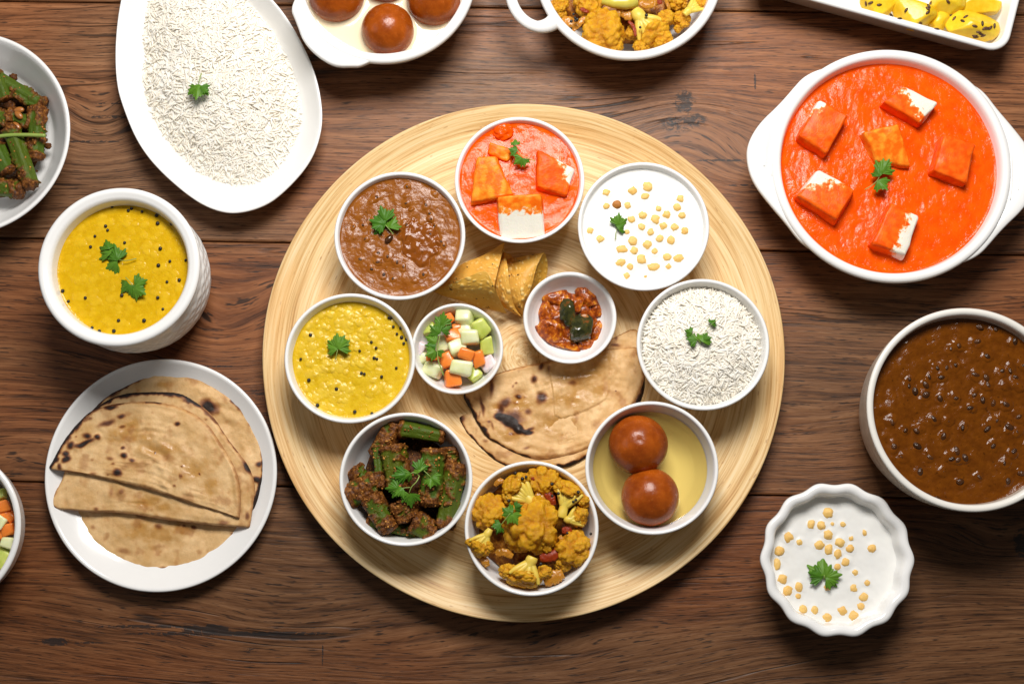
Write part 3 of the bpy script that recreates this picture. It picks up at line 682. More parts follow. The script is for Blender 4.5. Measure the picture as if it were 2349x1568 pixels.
beans1 = [(627, 604, 13), (627, 680, 14), (619, 728, 18), (405, 680, 17), (830, 660, 14), (765, 740, 18), (790, 800, 12), (797, 840, 15), (665, 770, 10), (625, 885, 22), (330, 980, 15), (420, 1085, 20), (415, 1150, 22), (490, 1110, 22), (555, 1150, 22), (290, 1130, 18), (370, 1200, 17), (460, 1240, 21), (525, 1270, 15), (745, 1240, 18), (845, 1075, 15), (870, 1000, 14), (890, 1030, 15), (795, 950, 17), (310, 885, 16), (240, 895, 11), (365, 715, 12), (825, 888, 10), (685, 1280, 14), (600, 1185, 16)]
fbe = lambda a, b: (a*.5429+1703, b*.5429+675)
beans2 = [(1033, 262), (1000, 137), (880, 228), (915, 215), (990, 200), (900, 300), (825, 312), (863, 310), (790, 350), (840, 350), (988, 340), (1030, 352), (1035, 382), (1095, 325), (1130, 320), (1155, 350), (1110, 385), (1165, 385), (705, 360), (703, 390), (775, 383), (775, 425), (730, 410), (835, 440), (900, 440), (980, 425), (1060, 460), (1015, 445), (1115, 465), (1165, 517), (1160, 580), (1075, 535), (1035, 568), (1130, 560), (735, 575), (690, 573), (805, 523), (870, 535), (930, 560), (630, 535), (740, 640), (670, 685), (790, 685), (880, 695), (908, 700), (940, 690), (905, 660), (1000, 770), (1145, 665), (1105, 715), (1180, 755), (850, 745), (750, 750), (920, 790), (820, 865), (785, 850), (1120, 790), (1070, 145), (1150, 200), (1190, 300), (1220, 420), (1210, 640), (1060, 640), (960, 480), (850, 600), (640, 640)]
def items_from(lst, f, B, z, rs, k, spread, seed):
    r = np.random.RandomState(seed); out = []
    for q in lst:
        px, py = f(q[0], q[1]); c = PX(px, py, z); rr = (q[2] if len(q) > 2 else 17)*rs
        for _ in range(2):
            out.append((c[0]+r.normal()*rr*.4, c[1]+r.normal()*rr*.4, rr*r.uniform(1.5, spread), rr*r.uniform(1.2, spread*.8), r.uniform(0, 3), k*r.uniform(.5, 1.1)))
    return out
zt = bw['black'].z0+bw['black'].h-.006
ib1 = items_from(beans1, fbd, bw['black'], zt, .3184*SC(917, 540, zt), .0010, 2.0, 3)
bp = PX(*fbd(720, 1010), zt); 
def butter(P):
    q = (P-bp[:2]); d = np.hypot(q[:, 0]*1.0, q[:, 1]*.95)+.006*fbm(P3(P), 80, 2, 6); return sstep(.0185, .0165, d)
def ridgepools(P):
    d = np.hypot(P[:, 0]-bp[0], P[:, 1]-bp[1])+.006*fbm(P3(P), 80, 2, 6); return -.0007*np.exp(-((d-.0178)/.0016)**2)
ZK1 = surface('lentil_dal', 'brown black-lentil dal with a melted butter pool in the board bowl', 'dal', bw['black'], .006, M_BD1,
              lambda P: .0011*fbm(P3(P), 60, 4, 5)+bumps(P, ib1)*(1-.2*butter(P))+ridgepools(P)+.0012*butter(P)*(.4+fbm(P3(P), 110, 2, 9)), lambda P, h: {'butter': butter(P)*.85}, rings=130, segs=300)
zt = bw['black2'].z0+bw['black2'].h-.0125
ib2 = items_from(beans2, fbe, bw['black2'], zt, .5429*SC(2224, 940, zt)*.8, .0011, 2.4, 5)
ZK2 = surface('lentil_dal', 'glossy dark brown lentil dal filling the large beige pot', 'dal', bw['black2'], .0125, M_BD2,
              lambda P: .0016*fbm(P3(P), 55, 4, 7)+bumps(P, ib2), lambda P, h: {'butter': np.zeros(len(P))}, rings=140, segs=360)
s = Sh('black_lentil_skin'); s.set(Base_Color=s.mix(s.rnd(), (.038, .013, .003), (.085, .027, .005)), Roughness=.22, Specular_IOR_Level=.5); s.bump(s.noise(s.obj(), 3, 2), .2, .1); M_LEN = s.m
V, F = ico(2); len_me = mesh('black_lentil', V*np.array([1.12, .95, .8])*(1+.08*fbm(V, 1.5, 2, 5))[:, None], F, M_LEN)
def lentils(lst, f, z, rs, label, group, r0=9.5):
    for q in lst:
        px, py = f(q[0], q[1]); c = PX(px, py, z); rr = (q[2]*.72 if len(q) > 2 else r0*random.uniform(.7, 1.35))*rs*SC(px, py, z)
        o = link('black_lentil', len_me, None, (c[0], c[1], z-rr*.18+.0004), (random.uniform(-.4, .4), random.uniform(-.4, .4), random.uniform(0, 6))); o.scale = (rr*random.uniform(1, 1.35), rr*random.uniform(.8, 1), rr*.9); tag(o, label, 'lentil', group)
lentils(beans1, fbd, ZK1, .3184, 'small dark lentil poking out of the brown dal in the board bowl', 'lentils in the board bowl of brown dal')
lentils(beans2, fbe, ZK2, .5429, 'small dark lentil poking out of the dal in the beige pot', 'lentils in the beige pot of dal', 13)
c = PX(*fbd(497, 985), ZK1); o = lump('kidney_bean', 'large dark kidney bean below the coriander on the brown dal', 'bean', (c[0], c[1], c[2]+.001), .0033, M_LEN, 3, .1, 1, 3, (1.35, .8, .7), .8)

# sweet balls and syrup
s = Sh('fried_milk_ball'); p = s.obj()
c = s.mix(s.ramp(s.noise(p, 60, 5, .65), [(.25, 0.0), (.78, 1.0)]), (.19, .031, .002), (.46, .100, .006)); c = s.mix(s.ramp(s.noise(p, 700, 2), [(.68, 0.0), (.76, .35)]), c, (.55, .22, .05))
s.set(Base_Color=c, Roughness=s.math('MULTIPLY_ADD', s.noise(p, 240, 3), .22, .14), Specular_IOR_Level=.36).sss(.10, (1, .4, .1), .002); s.bump(s.add(s.noise(p, 600, 3, .6), s.mul(s.noise(p, 120, 2), 1.2)), .20, .0010); M_JAM = s.m
def jamun(label, px, py, pr, z, seed, group, dent=None):
    V, F = ico(5); d = 1+.022*fbm(V, 1.1, 2, seed)+.006*fbm(V, 5, 2, seed)
    if dent is not None:
        for q in dent: q = np.array(q)/np.linalg.norm(q); d = d-.022*np.exp(-((V-q)**2).sum(1)/.0045)
    c = PX(px, py, z); r = pr*SC(px, py, z); V = V*d[:, None]*r*np.array([1, 1, .93])
    o = link('sweet_ball', mesh('sweet_ball', V, F, M_JAM), None, c); return tag(o, label, 'sweet ball', group)
zj = bw['jamun'].z0+bw['jamun'].h-.013
jamun('brown sweet ball with a puckered top, upper one in the board bowl', 1463.5, 1020, 68, zj, 1, 'sweet balls in syrup', [(.0, .18, 1), (.03, .05, 1), (-.06, .10, 1)])
jamun('smooth brown sweet ball, lower one in the board bowl', 1491, 1139.5, 66.5, zj, 2, 'sweet balls in syrup')
zj2 = bw['jamun2'].z0+bw['jamun2'].h-.008
jamun('brown sweet ball in the eared dish, lowest and fully in view', 889.5, 69, 60.5, zj2, 3, 'sweet balls in syrup')
jamun('brown sweet ball in the eared dish, cut by the picture top at left', 771, -12, 64, zj2, 4, 'sweet balls in syrup')
jamun('brown sweet ball in the eared dish, cut by the picture top at right', 995, -2, 62, zj2, 5, 'sweet balls in syrup')
jamun('brown sweet ball in the eared dish, only a sliver showing at the picture top', 885, -56, 62, zj2, 6, 'sweet balls in syrup')
s = Sh('clear_yellow_syrup'); n = s.n
tr = n.new('ShaderNodeBsdfTransparent'); tr.inputs[0].default_value = (.985, .87, .47, 1)
df = n.new('ShaderNodeBsdfDiffuse'); df.inputs[0].default_value = (.82, .62, .15, 1)
gl = n.new('ShaderNodeBsdfGlossy'); gl.inputs['Roughness'].default_value = .05
m1 = n.new('ShaderNodeMixShader'); m1.inputs[0].default_value = .12; s.t.links.new(tr.outputs[0], m1.inputs[1]); s.t.links.new(df.outputs[0], m1.inputs[2])
fr = n.new('ShaderNodeFresnel'); fr.inputs[0].default_value = 1.36
m2 = n.new('ShaderNodeMixShader'); s.t.links.new(fr.outputs[0], m2.inputs[0]); s.t.links.new(m1.outputs[0], m2.inputs[1]); s.t.links.new(gl.outputs[0], m2.inputs[2]); s.t.links.new(m2.outputs[0], s.out.inputs[0])
M_SYR = s.m
B = bw['jamun']; ds = .0165; zsy = B.z0+B.h-ds; rs_ = B.ri(ds)+.0003
balls1 = [(PX(1463.5, 1020, zj), 68*SC(1463, 1020, zj)), (PX(1491, 1139.5, zj), 66.5*SC(1491, 1139, zj))]
def meniscus(P, balls, z):
    h = np.zeros(len(P))
    for c, r in balls:
        d = np.hypot(P[:, 0]-c[0], P[:, 1]-c[1])-r; h = np.maximum(h, .0016*np.exp(-np.maximum(d, 0)/.0016))
    return h
rho = np.linspace(.01, 1, 90); th = np.arange(200)*2*PI/200
P = np.c_[(B.x+rs_*rho[:, None]*np.cos(th)).ravel(), (B.y+rs_*rho[:, None]*np.sin(th)).ravel()]
h = meniscus(P, balls1, zsy)+.0006*np.exp(-(1-np.repeat(rho, 200))*rs_/.001)
V, F = loft(list(np.c_[P, zsy+h].reshape(90, 200, 3)), True, False)
tag(mk('sugar_syrup', V, F, M_SYR, loc=(B.x, B.y, zsy)), 'clear yellow syrup round the two sweet balls in the board bowl', 'syrup')
s = Sh('milky_syrup'); p = s.obj(); s.set(Base_Color=s.mix(s.noise(p, 18, 2), (.74, .62, .38), (.78, .71, .56)), Roughness=.09).sss(.15, (1, .9, .7), .003); M_MILK = s.m
balls2 = [(PX(a, b, zj2), r*SC(a, b, zj2)) for a, b, r in ((889.5, 69, 60.5), (771, -12, 64), (995, -2, 62), (885, -56, 62))]
surface('sugar_syrup', 'creamy pale syrup in the eared dish of sweet balls', 'syrup', bw['jamun2'], .012, M_MILK, lambda P: meniscus(P, balls2, 0), rings=110, segs=280)

# ------------------------------------------------------------------ rice: thousands of grains, nobody could count them
s = Sh('boiled_rice'); p = s.obj()
s.set(Base_Color=s.mix(s.attr('tone'), (.91, .85, .73), (.95, .93, .87)), Roughness=.4, Specular_IOR_Level=.25)
tl = s.n.new('ShaderNodeBsdfTranslucent'); tl.inputs[0].default_value = (.97, .92, .80, 1); mx = s.n.new('ShaderNodeMixShader'); mx.inputs[0].default_value = .16
s.t.links.new(s.b.outputs[0], mx.inputs[1]); s.t.links.new(tl.outputs[0], mx.inputs[2]); s.t.links.new(mx.outputs[0], s.out.inputs[0]); M_RICE = s.m
s = Sh('rice_underneath'); s.set(Base_Color=(.95, .91, .83), Roughness=.6); s.bump(s.noise(s.obj(), 420, 2), .6, .001); M_RICEB = s.m
def grains(pts, normals, seed, L=(.0100, .0135), rad=.00092):
    r = np.random.RandomState(seed); N = len(pts); ns, m = 7, 6
    u = np.linspace(-1, 1, ns); pr = np.sqrt(np.clip(1-np.abs(u)**2.6, .03, 1)); a = np.arange(m)*2*PI/m
    yaw = 9*fbm(np.c_[pts[:, :2], np.zeros(N)], 45, 2, seed+3)+r.normal(0, .65, N)+r.choice([0, PI/2.3], N, p=[.75, .25]); pit = r.normal(0, .25, N); bend = r.normal(0, .075, N); Ls = r.uniform(*L, N); rd = rad*r.uniform(.85, 1.15, N)
    t = np.c_[np.cos(yaw)*np.cos(pit), np.sin(yaw)*np.cos(pit), np.sin(pit)]
    t = t-normals*((t*normals).sum(1))[:, None]*.55; t /= np.linalg.norm(t, axis=1)[:, None]
    sd = np.cross(normals, t); sd /= np.linalg.norm(sd, axis=1)[:, None]; up = np.cross(t, sd)
    ctr = pts[:, None]+t[:, None]*(u[None, :, None]*Ls[:, None, None]/2)+sd[:, None]*((u[None]**2-.4)*(bend*Ls)[:, None])[..., None]-up[:, None]*((u[None]**2)*.04*Ls[:, None])[..., None]
    rad_ = (rd[:, None]*pr[None])[:, :, None, None]
    V = ctr[:, :, None]+rad_*(np.cos(a)[None, None, :, None]*sd[:, None, None]+np.sin(a)[None, None, :, None]*.62*up[:, None, None])
    q = grid_faces(ns, m); F = (q[None]+(np.arange(N)*ns*m)[:, None, None]).reshape(-1, 4)
    c0 = np.arange(m)[::-1]; c1 = np.arange(m)+(ns-1)*m
    caps = (np.stack([c0, c1])[None]+(np.arange(N)*ns*m)[:, None, None]).reshape(-1, m)
    return V.reshape(-1, 3), [F, caps], np.repeat(r.uniform(0, 1, N), ns*m)
def rice(label, region, hfun, n, seed, layers=1.0):
    """region(u) -> xy points; hfun(xy) -> z"""
    r = np.random.RandomState(seed); P = region(r, n); z = hfun(P); e = .0006
    nx = (hfun(P+[e, 0])-hfun(P-[e, 0]))/(2*e); ny = (hfun(P+[0, e])-hfun(P-[0, e]))/(2*e)
    N = np.c_[-nx, -ny, np.ones(len(P))]; N /= np.linalg.norm(N, axis=1)[:, None]
    N = N+r.normal(0, .12, N.shape); N /= np.linalg.norm(N, axis=1)[:, None]
    V, F, t = grains(np.c_[P, z+r.uniform(-.0008, .0009, len(P))], N, seed+1)
    c = (P[:, 0].mean(), P[:, 1].mean(), z.min()); o = mk('rice', V, F, M_RICE, attrs={'tone': t}, loc=c)
    tag(o, label, 'rice', kind='stuff'); return o
# platter heap
rp = [(335, -40), (322, 60), (330, 130), (322, 170), (333, 230), (342, 262), (375, 318), (420, 370), (470, 405), (540, 428), (600, 424), (640, 400), (668, 365), (690, 300), (697, 245), (680, 170), (655, 110), (610, 30), (560, -30), (480, -80), (400, -90), (355, -70)]
zrice = .012; RO = PXS(smooth_poly(rp, 200, True, 2), zrice)[:, :2]; rcen = RO.mean(0); angs = np.arctan2(RO[:, 1]-rcen[1], RO[:, 0]-rcen[0]); rads = np.hypot(*(RO-rcen).T); od = np.argsort(angs)
def r_plat(P): a = np.arctan2(P[:, 1]-rcen[1], P[:, 0]-rcen[0]); return np.hypot(*(P-rcen).T)/np.interp(a, angs[od], rads[od], period=2*PI)
def h_plat(P): q = r_plat(P); return .0085+.028*np.clip(1-q**2.2, 0, 1)+.0035*fbm(P3(P), 38, 2, 2)*np.clip(1.2-q, 0, 1)+np.maximum(q-.9, 0)*.012
def reg_plat(r, n):
    k = r.randint(0, len(RO), n); q = np.sqrt(r.uniform(0, 1.0, n))*(1+r.normal(0, .012, n)); f = rads[k]/rads.mean()
    keep = r.uniform(0, 1, n) < np.clip((rads[k]/rads.max())**2*1.2, 0, 1); return (rcen+(RO[k]-rcen)*q[:, None])[keep]
rice('heap of white long grain rice on the oval platter', reg_plat, h_plat, 8200, 5)
rings = []
for q in np.linspace(.02, .985, 26):
    P = rcen+(RO-rcen)*q; rings.append(np.c_[P, h_plat(P)-.0004])
rings.append(np.c_[rcen+(RO-rcen)*.97, np.full(len(RO), .0068)])
V, F = loft(rings); ho = mk('rice_bed', V, F, M_RICEB, bpy.data.objects['rice'], loc=(0, 0, 0)); ho.location = -np.array(bpy.data.objects['rice'].location)
B = bw['rice']; rr0 = B.ri(.010)
def h_bowl(P): q = np.hypot(P[:, 0]-B.x, P[:, 1]-B.y)/rr0; return B.z0+B.h-.0105+.013*np.clip(1-q**2.4, 0, 1)+.0022*fbm(P3(P), 55, 2, 4)*np.clip(1.1-q, 0, 1)
def reg_bowl(r, n):
    a = r.uniform(0, 2*PI, n); q = np.sqrt(r.uniform(0, .90, n))*rr0; return np.c_[B.x+q*np.cos(a), B.y+q*np.sin(a)]
o2 = rice('mound of white long grain rice in the round board bowl', reg_bowl, h_bowl, 2700, 15)
th = np.arange(120)*2*PI/120; rings = []
for q in np.linspace(.02, .99, 20):
    P = np.c_[B.x+q*rr0*np.cos(th), B.y+q*rr0*np.sin(th)]; rings.append(np.c_[P, h_bowl(P)-.0003])
rings.append(np.c_[B.x+.8*rr0*np.cos(th), B.y+.8*rr0*np.sin(th), np.full(120, B.z0+.02)])
V, F = loft(rings); ho = mk('rice_bed', V, F, M_RICEB, o2); ho.location = -np.array(o2.location)

# ------------------------------------------------------------------ okra
s = Sh('masala_okra'); p = s.obj(); ma = s.attr('masala'); x, y, z = s.sep(p)
rib = s.noise(s.comb(s.mul(x, 90), s.mul(y, 420), s.mul(z, 420)), 1.0, 3)
g = s.mix(rib, (.032, .070, .004), (.080, .140, .009)); g = s.mix(s.rnd(), g, s.mix(1.0, g, (1.5, .95, .6), 'MULTIPLY'))
nb = s.noise(p, 380, 4, .7)
mb = s.ramp(nb, [(.32, (.035, .011, .003)), (.48, (.115, .036, .006)), (.60, (.22, .078, .012)), (.70, (.45, .20, .035))])
s.set(Base_Color=s.mix(ma, g, mb), Roughness=s.math('MULTIPLY_ADD', nb, .3, .30), Specular_IOR_Level=.25); s.bump(s.add(nb, rib), .7, .0012); M_OKRA = s.m
def okra(label, p0, p1, wpx, z, seed, cover=.5, group='okra pieces', tip=False, ends=True, roll=0):
    a = PX(*p0, z); b = PX(*p1, z+random.uniform(-.002, .003)); L = np.linalg.norm(b-a); r = wpx/2*SC(*p0, z)
    nl, na = 64, 44; u = np.linspace(0, 1, nl); th = np.arange(na)*2*PI/na; rings = []
    for q in u:
        rad = r*(1-.18*q if not tip else (1-.85*q**2.2)); rad *= 1 if .02 < q < .98 else .82
        rings.append(np.stack([np.full(na, (q-.5)*L), rad*(1+.075*np.cos(5*th+roll))*np.cos(th), rad*(1+.075*np.cos(5*th+roll))*np.sin(th)], 1))
    V, F = loft(rings); n0 = fbm(V, 95, 4, seed); n1 = fbm(V, 330, 3, seed+2)
    e = np.abs(V[:, 0])/L*2; m = sstep(.02, .22, n0+.15*n1+(cover-.44)*1.3+(.75*sstep(.72, .98, e) if ends else 0))
    rad = V.copy(); rad[:, 0] *= .12; ln = np.linalg.norm(rad, axis=1)[:, None]+1e-9
    V = V+rad/ln*((m*(.0009+.0016*np.clip(n1+.35, 0, 1)))+.0002*n0)[:, None]; V[:, 0] += np.sign(V[:, 0])*m*e**6*.0012*(n1+.5)
    t = (b-a)/L; rotz = math.atan2(t[1], t[0]); rx = Matrix.Rotation(rotz, 4, 'Z') @ Matrix.Rotation(-math.asin(max(-1, min(1, t[2]))), 4, 'Y')
    o = link('okra_piece', mesh('okra_piece', V, F, M_OKRA, attrs={'masala': m}), None, tuple((a+b)/2)); o.rotation_euler = rx.to_euler(); return tag(o, label, 'okra', group)
s = Sh('masala_paste'); p = s.obj(); nb = s.noise(p, 330, 4, .7)
s.set(Base_Color=s.ramp(nb, [(.32, (.030, .010, .003)), (.52, (.085, .028, .007)), (.68, (.19, .07, .014)), (.78, (.38, .17, .04))]), Roughness=.45, Specular_IOR_Level=.15); s.bump(nb, .7, .0015); M_MAS = s.m
def mound(name, label, cat, cx, cy, rx, ry, z0, hgt, mat, seed, amp=.3, rot=0, kind=None):
    n, m = 46, 130; rho = np.linspace(.02, 1, n); th = np.arange(m)*2*PI/m; c0 = PX(cx, cy, z0); s_ = SC(cx, cy, z0)
    wob = 1+.10*fbm(np.c_[np.cos(th), np.sin(th), np.zeros(m)], 2.2, 3, seed); X = rx*s_*rho[:, None]*wob*np.cos(th); Y = ry*s_*rho[:, None]*wob*np.sin(th)
    P = np.c_[X.ravel(), Y.ravel()]; q = np.repeat(rho, m); h = hgt*np.clip(1-q**2.2, 0, 1)**.75+amp*.006*fbm(P3(P), 140, 3, seed)*sstep(1.0, .8, q)
    ca, sa = math.cos(rot), math.sin(rot); Q = np.c_[P[:, 0]*ca-P[:, 1]*sa, P[:, 0]*sa+P[:, 1]*ca]
    V, F = loft(list(np.c_[Q, h].reshape(n, m, 3))); F = [f[:, ::-1] for f in F]; o = mk(name, V, F, mat); o.location = c0; return tag(o, label, cat, kind=kind)
fo = lambda a, b: (a*.2622+734, b*.2622+910)
zo = bw['okra'].z0+bw['okra'].h-.014
mound('masala_paste', 'dark brown masala between the okra pieces in the board bowl', 'masala', 934, 1102, 104, 112, bw['okra'].z0+.012, .016, M_MAS, 3)
for lab, a, b, w, dz, cv, tp in [
    ('green okra piece lying flat at the top of the okra pile in the board bowl', (700, 275), (1075, 345), 150, .004, .25, False),
    ('masala covered okra piece at the upper left of the board okra bowl', (660, 250), (500, 520), 175, -.002, .78, False),
    ('olive green okra stub in the middle of the board bowl, left of the herb', (635, 440), (690, 800), 225, .008, .45, False),
    ('upright green okra piece under the coriander at the centre right of the board okra bowl', (990, 470), (960, 940), 205, .007, .42, False),
    ('long green and brown okra piece along the right side of the board okra bowl', (1195, 600), (1090, 1130), 190, .002, .45, False),
    ('brown okra piece with a green tip at the far left of the board okra bowl', (245, 880), (560, 700), 200, .002, .62, False),
    ('thick masala covered okra end pointing up left of the board okra bowl', (300, 640), (450, 800), 150, -.002, .6, False),
    ('okra piece slanting down at the lower left of the board okra bowl', (450, 880), (605, 1160), 175, .004, .60, False),
    ('long green okra piece along the bottom of the board okra bowl', (420, 1090), (880, 1190), 125, -.003, .25, False),
    ('masala crusted okra end at the lower right of the board okra bowl', (820, 1090), (990, 1200), 200, .002, .70, False),
    ('round masala coated okra stub below the coriander in the board okra bowl', (700, 910), (770, 1070), 210, .005, .85, False),
    ('thin green okra strip left of the olive stub in the board okra bowl', (505, 440), (520, 670), 95, .005, .2, False),
    ('dark masala okra piece tucked behind the right side of the board okra bowl', (1130, 450), (1150, 660), 170, -.004, .7, False)]:
    okra(lab, fo(*a), fo(*b), w*.2622, zo+dz, hash(lab) % 97 if False else len(lab)*.37+w, cv, 'okra pieces in the board bowl', tp)
fo2 = lambda a, b: (a*.3368, b*.3368+58.7)
zo2 = .024
mound('masala_paste', 'brown masala under the okra in the wide shallow bowl', 'masala', -40, 318, 148, 145, .008, .012, M_MAS, 6)
for lab, a, b, w, dz, cv, tp in [
    ('long green okra piece along the top of the wide okra bowl', (-40, 360), (288, 545), 120, .004, .30, False),
    ('green okra piece pointing down at the left edge of the wide okra bowl', (-20, 340), (40, 500), 90, .010, .12, False),
    ('upright okra piece at the right of the wide okra bowl', (258, 565), (245, 905), 115, .004, .48, False),
    ('bright green long okra piece in the middle of the wide okra bowl', (75, 705), (218, 1090), 118, .008, .25, False),
    ('green okra piece at the left picture edge, below the herb stem', (-25, 830), (62, 1000), 118, .008, .32, False),
    ('thick masala topped okra end at the bottom of the wide okra bowl', (-60, 1095), (150, 1120), 128, .006, .55, False),
    ('small okra piece half hidden in masala in the wide okra bowl', (70, 600), (205, 670), 85, .003, .45, False),
    ('brown and green okra piece at the left picture edge above the herb stem', (-60, 620), (75, 650), 120, .004, .5, False)]:
    okra(lab, fo2(*a), fo2(*b), w*.3368, zo2+dz, len(lab)*.53+w, cv, 'okra pieces in the wide bowl', tp)
for i, (a, b, r) in enumerate([(90, 355, 30), (325, 820, 26), (310, 780, 16), (250, 990, 9), (10, 1140, 40), (60, 540, 45)]):
    lump('masala_crumb', ['brown masala crumb on the upper rim of the wide okra pile', 'brown masala crumb lying right of the wide okra pile on white', 'small masala crumb at the end of the herb stem', 'tiny dark crumb at the lower right of the wide okra pile', 'orange masala lump at the bottom left of the wide okra pile', 'dark masala lump between green pieces at the left edge'][i],
         'masala', PX(*fo2(a, b), .026), r*.3368*.00037, M_MAS, i+3, .45, 1.8, 3, (1, .85, .7))
s = Sh('masala_grain'); s.set(Base_Color=s.ramp(s.noise(s.pos(), 160, 1), [(.35, (.16, .05, .008)), (.5, (.36, .14, .02)), (.65, (.50, .24, .05))]), Roughness=.4, Specular_IOR_Level=.3); M_GRN = s.m
def crumbs(label, c, rad, n, z, seed):
    r = np.random.RandomState(seed); dp = bpy.context.evaluated_depsgraph_get(); parts = []; V0, F0 = ico(1)
    for _ in range(n):
        a = r.uniform(0, 2*PI); q = math.sqrt(r.uniform())*rad; hit = sc.ray_cast(dp, Vector((c[0]+q*math.cos(a), c[1]+q*math.sin(a), .2)), Vector((0, 0, -1)))
        if not hit[0] or hit[4].name.split('.')[0] not in ('okra_piece', 'masala_paste'): continue
        s_ = r.uniform(.0005, .0013); parts.append((V0*s_*r.uniform(.6, 1.3, 3)*(1+.2*r.normal(size=(len(V0), 1)))+np.array(hit[1]), F0))
    V, F = merge(parts); tag(mk('masala_grains', V, F, M_GRN, loc=(c[0], c[1], z)), label, 'masala', kind='stuff')
bpy.context.view_layer.update()
crumbs('orange brown masala grains sprinkled over the okra in the board bowl', (bw['okra'].x, bw['okra'].y), .045, 260, zo, 3)
crumbs('orange brown masala grains sprinkled over the okra in the wide bowl', PX(40, 320, .03)[:2], .075, 240, zo2, 4)
s = Sh('roasted_seed'); s.set(Base_Color=(.36, .13, .025), Roughness=.3); M_NUT = s.m
for i, (a, b, rt) in enumerate([(130, 575, .1), (128, 610, 2.4), (113, 685, 2.3)]):
    lump('roasted_seed', ['upper orange seed lying on the wide okra pile', 'middle orange seed lying on the wide okra pile', 'lowest orange seed lying on the wide okra pile'][i], 'seed', PX(*fo2(a, b), .035), .0038, M_NUT, i, .08, 1, 3, (1.2, .7, .5), rt, 'orange seeds on the wide okra pile')

# ------------------------------------------------------------------ cauliflower
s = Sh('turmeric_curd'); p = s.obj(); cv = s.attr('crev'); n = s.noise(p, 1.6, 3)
c = s.mix(cv, (.47, .175, .002), (.75, .37, .012)); c = s.mix(s.ramp(n, [(.55, 0.0), (.75, .6)]), c, (.55, .17, .003)); c = s.mix(s.ramp(s.noise(p, 2.7, 2), [(.58, 0.0), (.75, .5)]), c, (.78, .43, .04))  # crevices coloured darker than the lumps: crease shade put into the colour
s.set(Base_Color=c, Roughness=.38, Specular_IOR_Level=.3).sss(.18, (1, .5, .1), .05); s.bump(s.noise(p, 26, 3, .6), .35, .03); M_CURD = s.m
s = Sh('cauliflower_stalk'); p = s.obj(); n = s.noise(p, 260, 3)
s.set(Base_Color=s.mix(n, (.66, .44, .030), (.76, .60, .13)), Roughness=.4, Specular_IOR_Level=.35).sss(.2, (1, .8, .3), .002); s.bump(n, .25, .0006); M_STALK = s.m
def curd_me(seed, nl, flat):
    V, F = ico(5); A = fib(nl, seed, .5); Bq = fib(nl*9, seed+1, .6); Cq = fib(nl*60, seed+2, .8)
    r1, r2_, r3 = 1.9/math.sqrt(nl), 1.9/math.sqrt(nl*9), 1.9/math.sqrt(nl*60)
    b1 = np.sqrt(np.clip(1-(f1(V, A)/r1)**2, 0, 1)); b2 = np.sqrt(np.clip(1-(f1(V, Bq)/r2_)**2, 0, 1)); b3 = np.sqrt(np.clip(1-(f1(V, Cq)/r3)**2, 0, 1))
    d = .74+.20*b1+.085*b2+.040*b3; Q = V*d[:, None]; Q[:, 2] = np.where(Q[:, 2] < -.1, -.1+(Q[:, 2]+.1)*flat, Q[:, 2]); 
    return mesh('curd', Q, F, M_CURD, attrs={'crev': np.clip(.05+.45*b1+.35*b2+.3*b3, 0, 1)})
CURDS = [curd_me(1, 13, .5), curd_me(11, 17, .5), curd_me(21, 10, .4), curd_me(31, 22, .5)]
def align(up, roll):
    return (Vector(up).to_track_quat('Z', 'Y').to_matrix().to_4x4() @ Matrix.Rotation(roll, 4, 'Z')).to_euler()
def floret(label, px, py, pr, z, up=(0, 0, 1), k=0, roll=0, squash=.9, stalk=None, group='cauliflower florets', small=()):
    """stalk: measured path from the head outwards, drawn thick to thin towards the head"""
    c = PX(px, py, z); r = pr*SC(px, py, z); root = empty('cauliflower_floret', tuple(c)); tag(root, label, 'cauliflower', group)
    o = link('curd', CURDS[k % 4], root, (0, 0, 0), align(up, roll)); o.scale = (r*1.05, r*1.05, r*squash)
    for (qx, qy, qr, qz, kk) in small:
        c2 = PX(qx, qy, z+qz)-c; o = link('curd', CURDS[kk % 4], root, tuple(c2), align((up[0]+.2, up[1]-.1, up[2]+.4), roll+kk)); o.scale = (qr*SC(px, py, z),)*3
    if stalk is not None:
        path, w0, w1, zz = stalk; P = np.array([PX(a, b, z+q) for (a, b), q in zip(path, zz)])-c; P = resample(smooth_poly(P, None, False, 2), 22, False)
        s1 = SC(px, py, z); tip = P[9]; dr = P[0]-P[12]; dr[2] *= .3; dr /= np.linalg.norm(dr); sd = np.array([-dr[1], dr[0], 0]); sd /= np.linalg.norm(sd)+1e-9
        parts = [tube(P[7:], np.linspace(w0*.95, w1*.85, 15)*s1*(1+.08*np.sin(np.linspace(0, 8, 15)+px)), 14, .85)]
        for q in (-.9, -.5, -.15, .2, .55, .9):
            st = P[11]+sd*q*w0*s1*.35; e = dr*r*random.uniform(-.15, .15)+sd*q*r*1.0+np.array([0, 0, r*random.uniform(.25, .55)]); mid = st+(e-st)*.5+sd*q*w0*s1*.25+np.array([0, 0, .0015])
            parts.append(tube(resample(smooth_poly(np.array([st, mid, e]), None, False, 2), 14, False), np.linspace(w0*.62, w0*.24, 14)*s1, 10))
        V, F = merge(parts); mk('stalk', V, F, M_STALK, root)
    return root
fc = lambda a, b: (a*.3184+1028, b*.3184+910)
zc = bw['cauli'].z0+bw['cauli'].h-.010; K = .3184
s = Sh('onion_masala'); p = s.obj(); nb = s.noise(p, 200, 4, .65)
s.set(Base_Color=s.ramp(nb, [(.32, (.085, .018, .002)), (.50, (.24, .075, .006)), (.66, (.52, .22, .025))]), Roughness=.35, Specular_IOR_Level=.2); s.bump(nb, .6, .0015); M_ONM = s.m
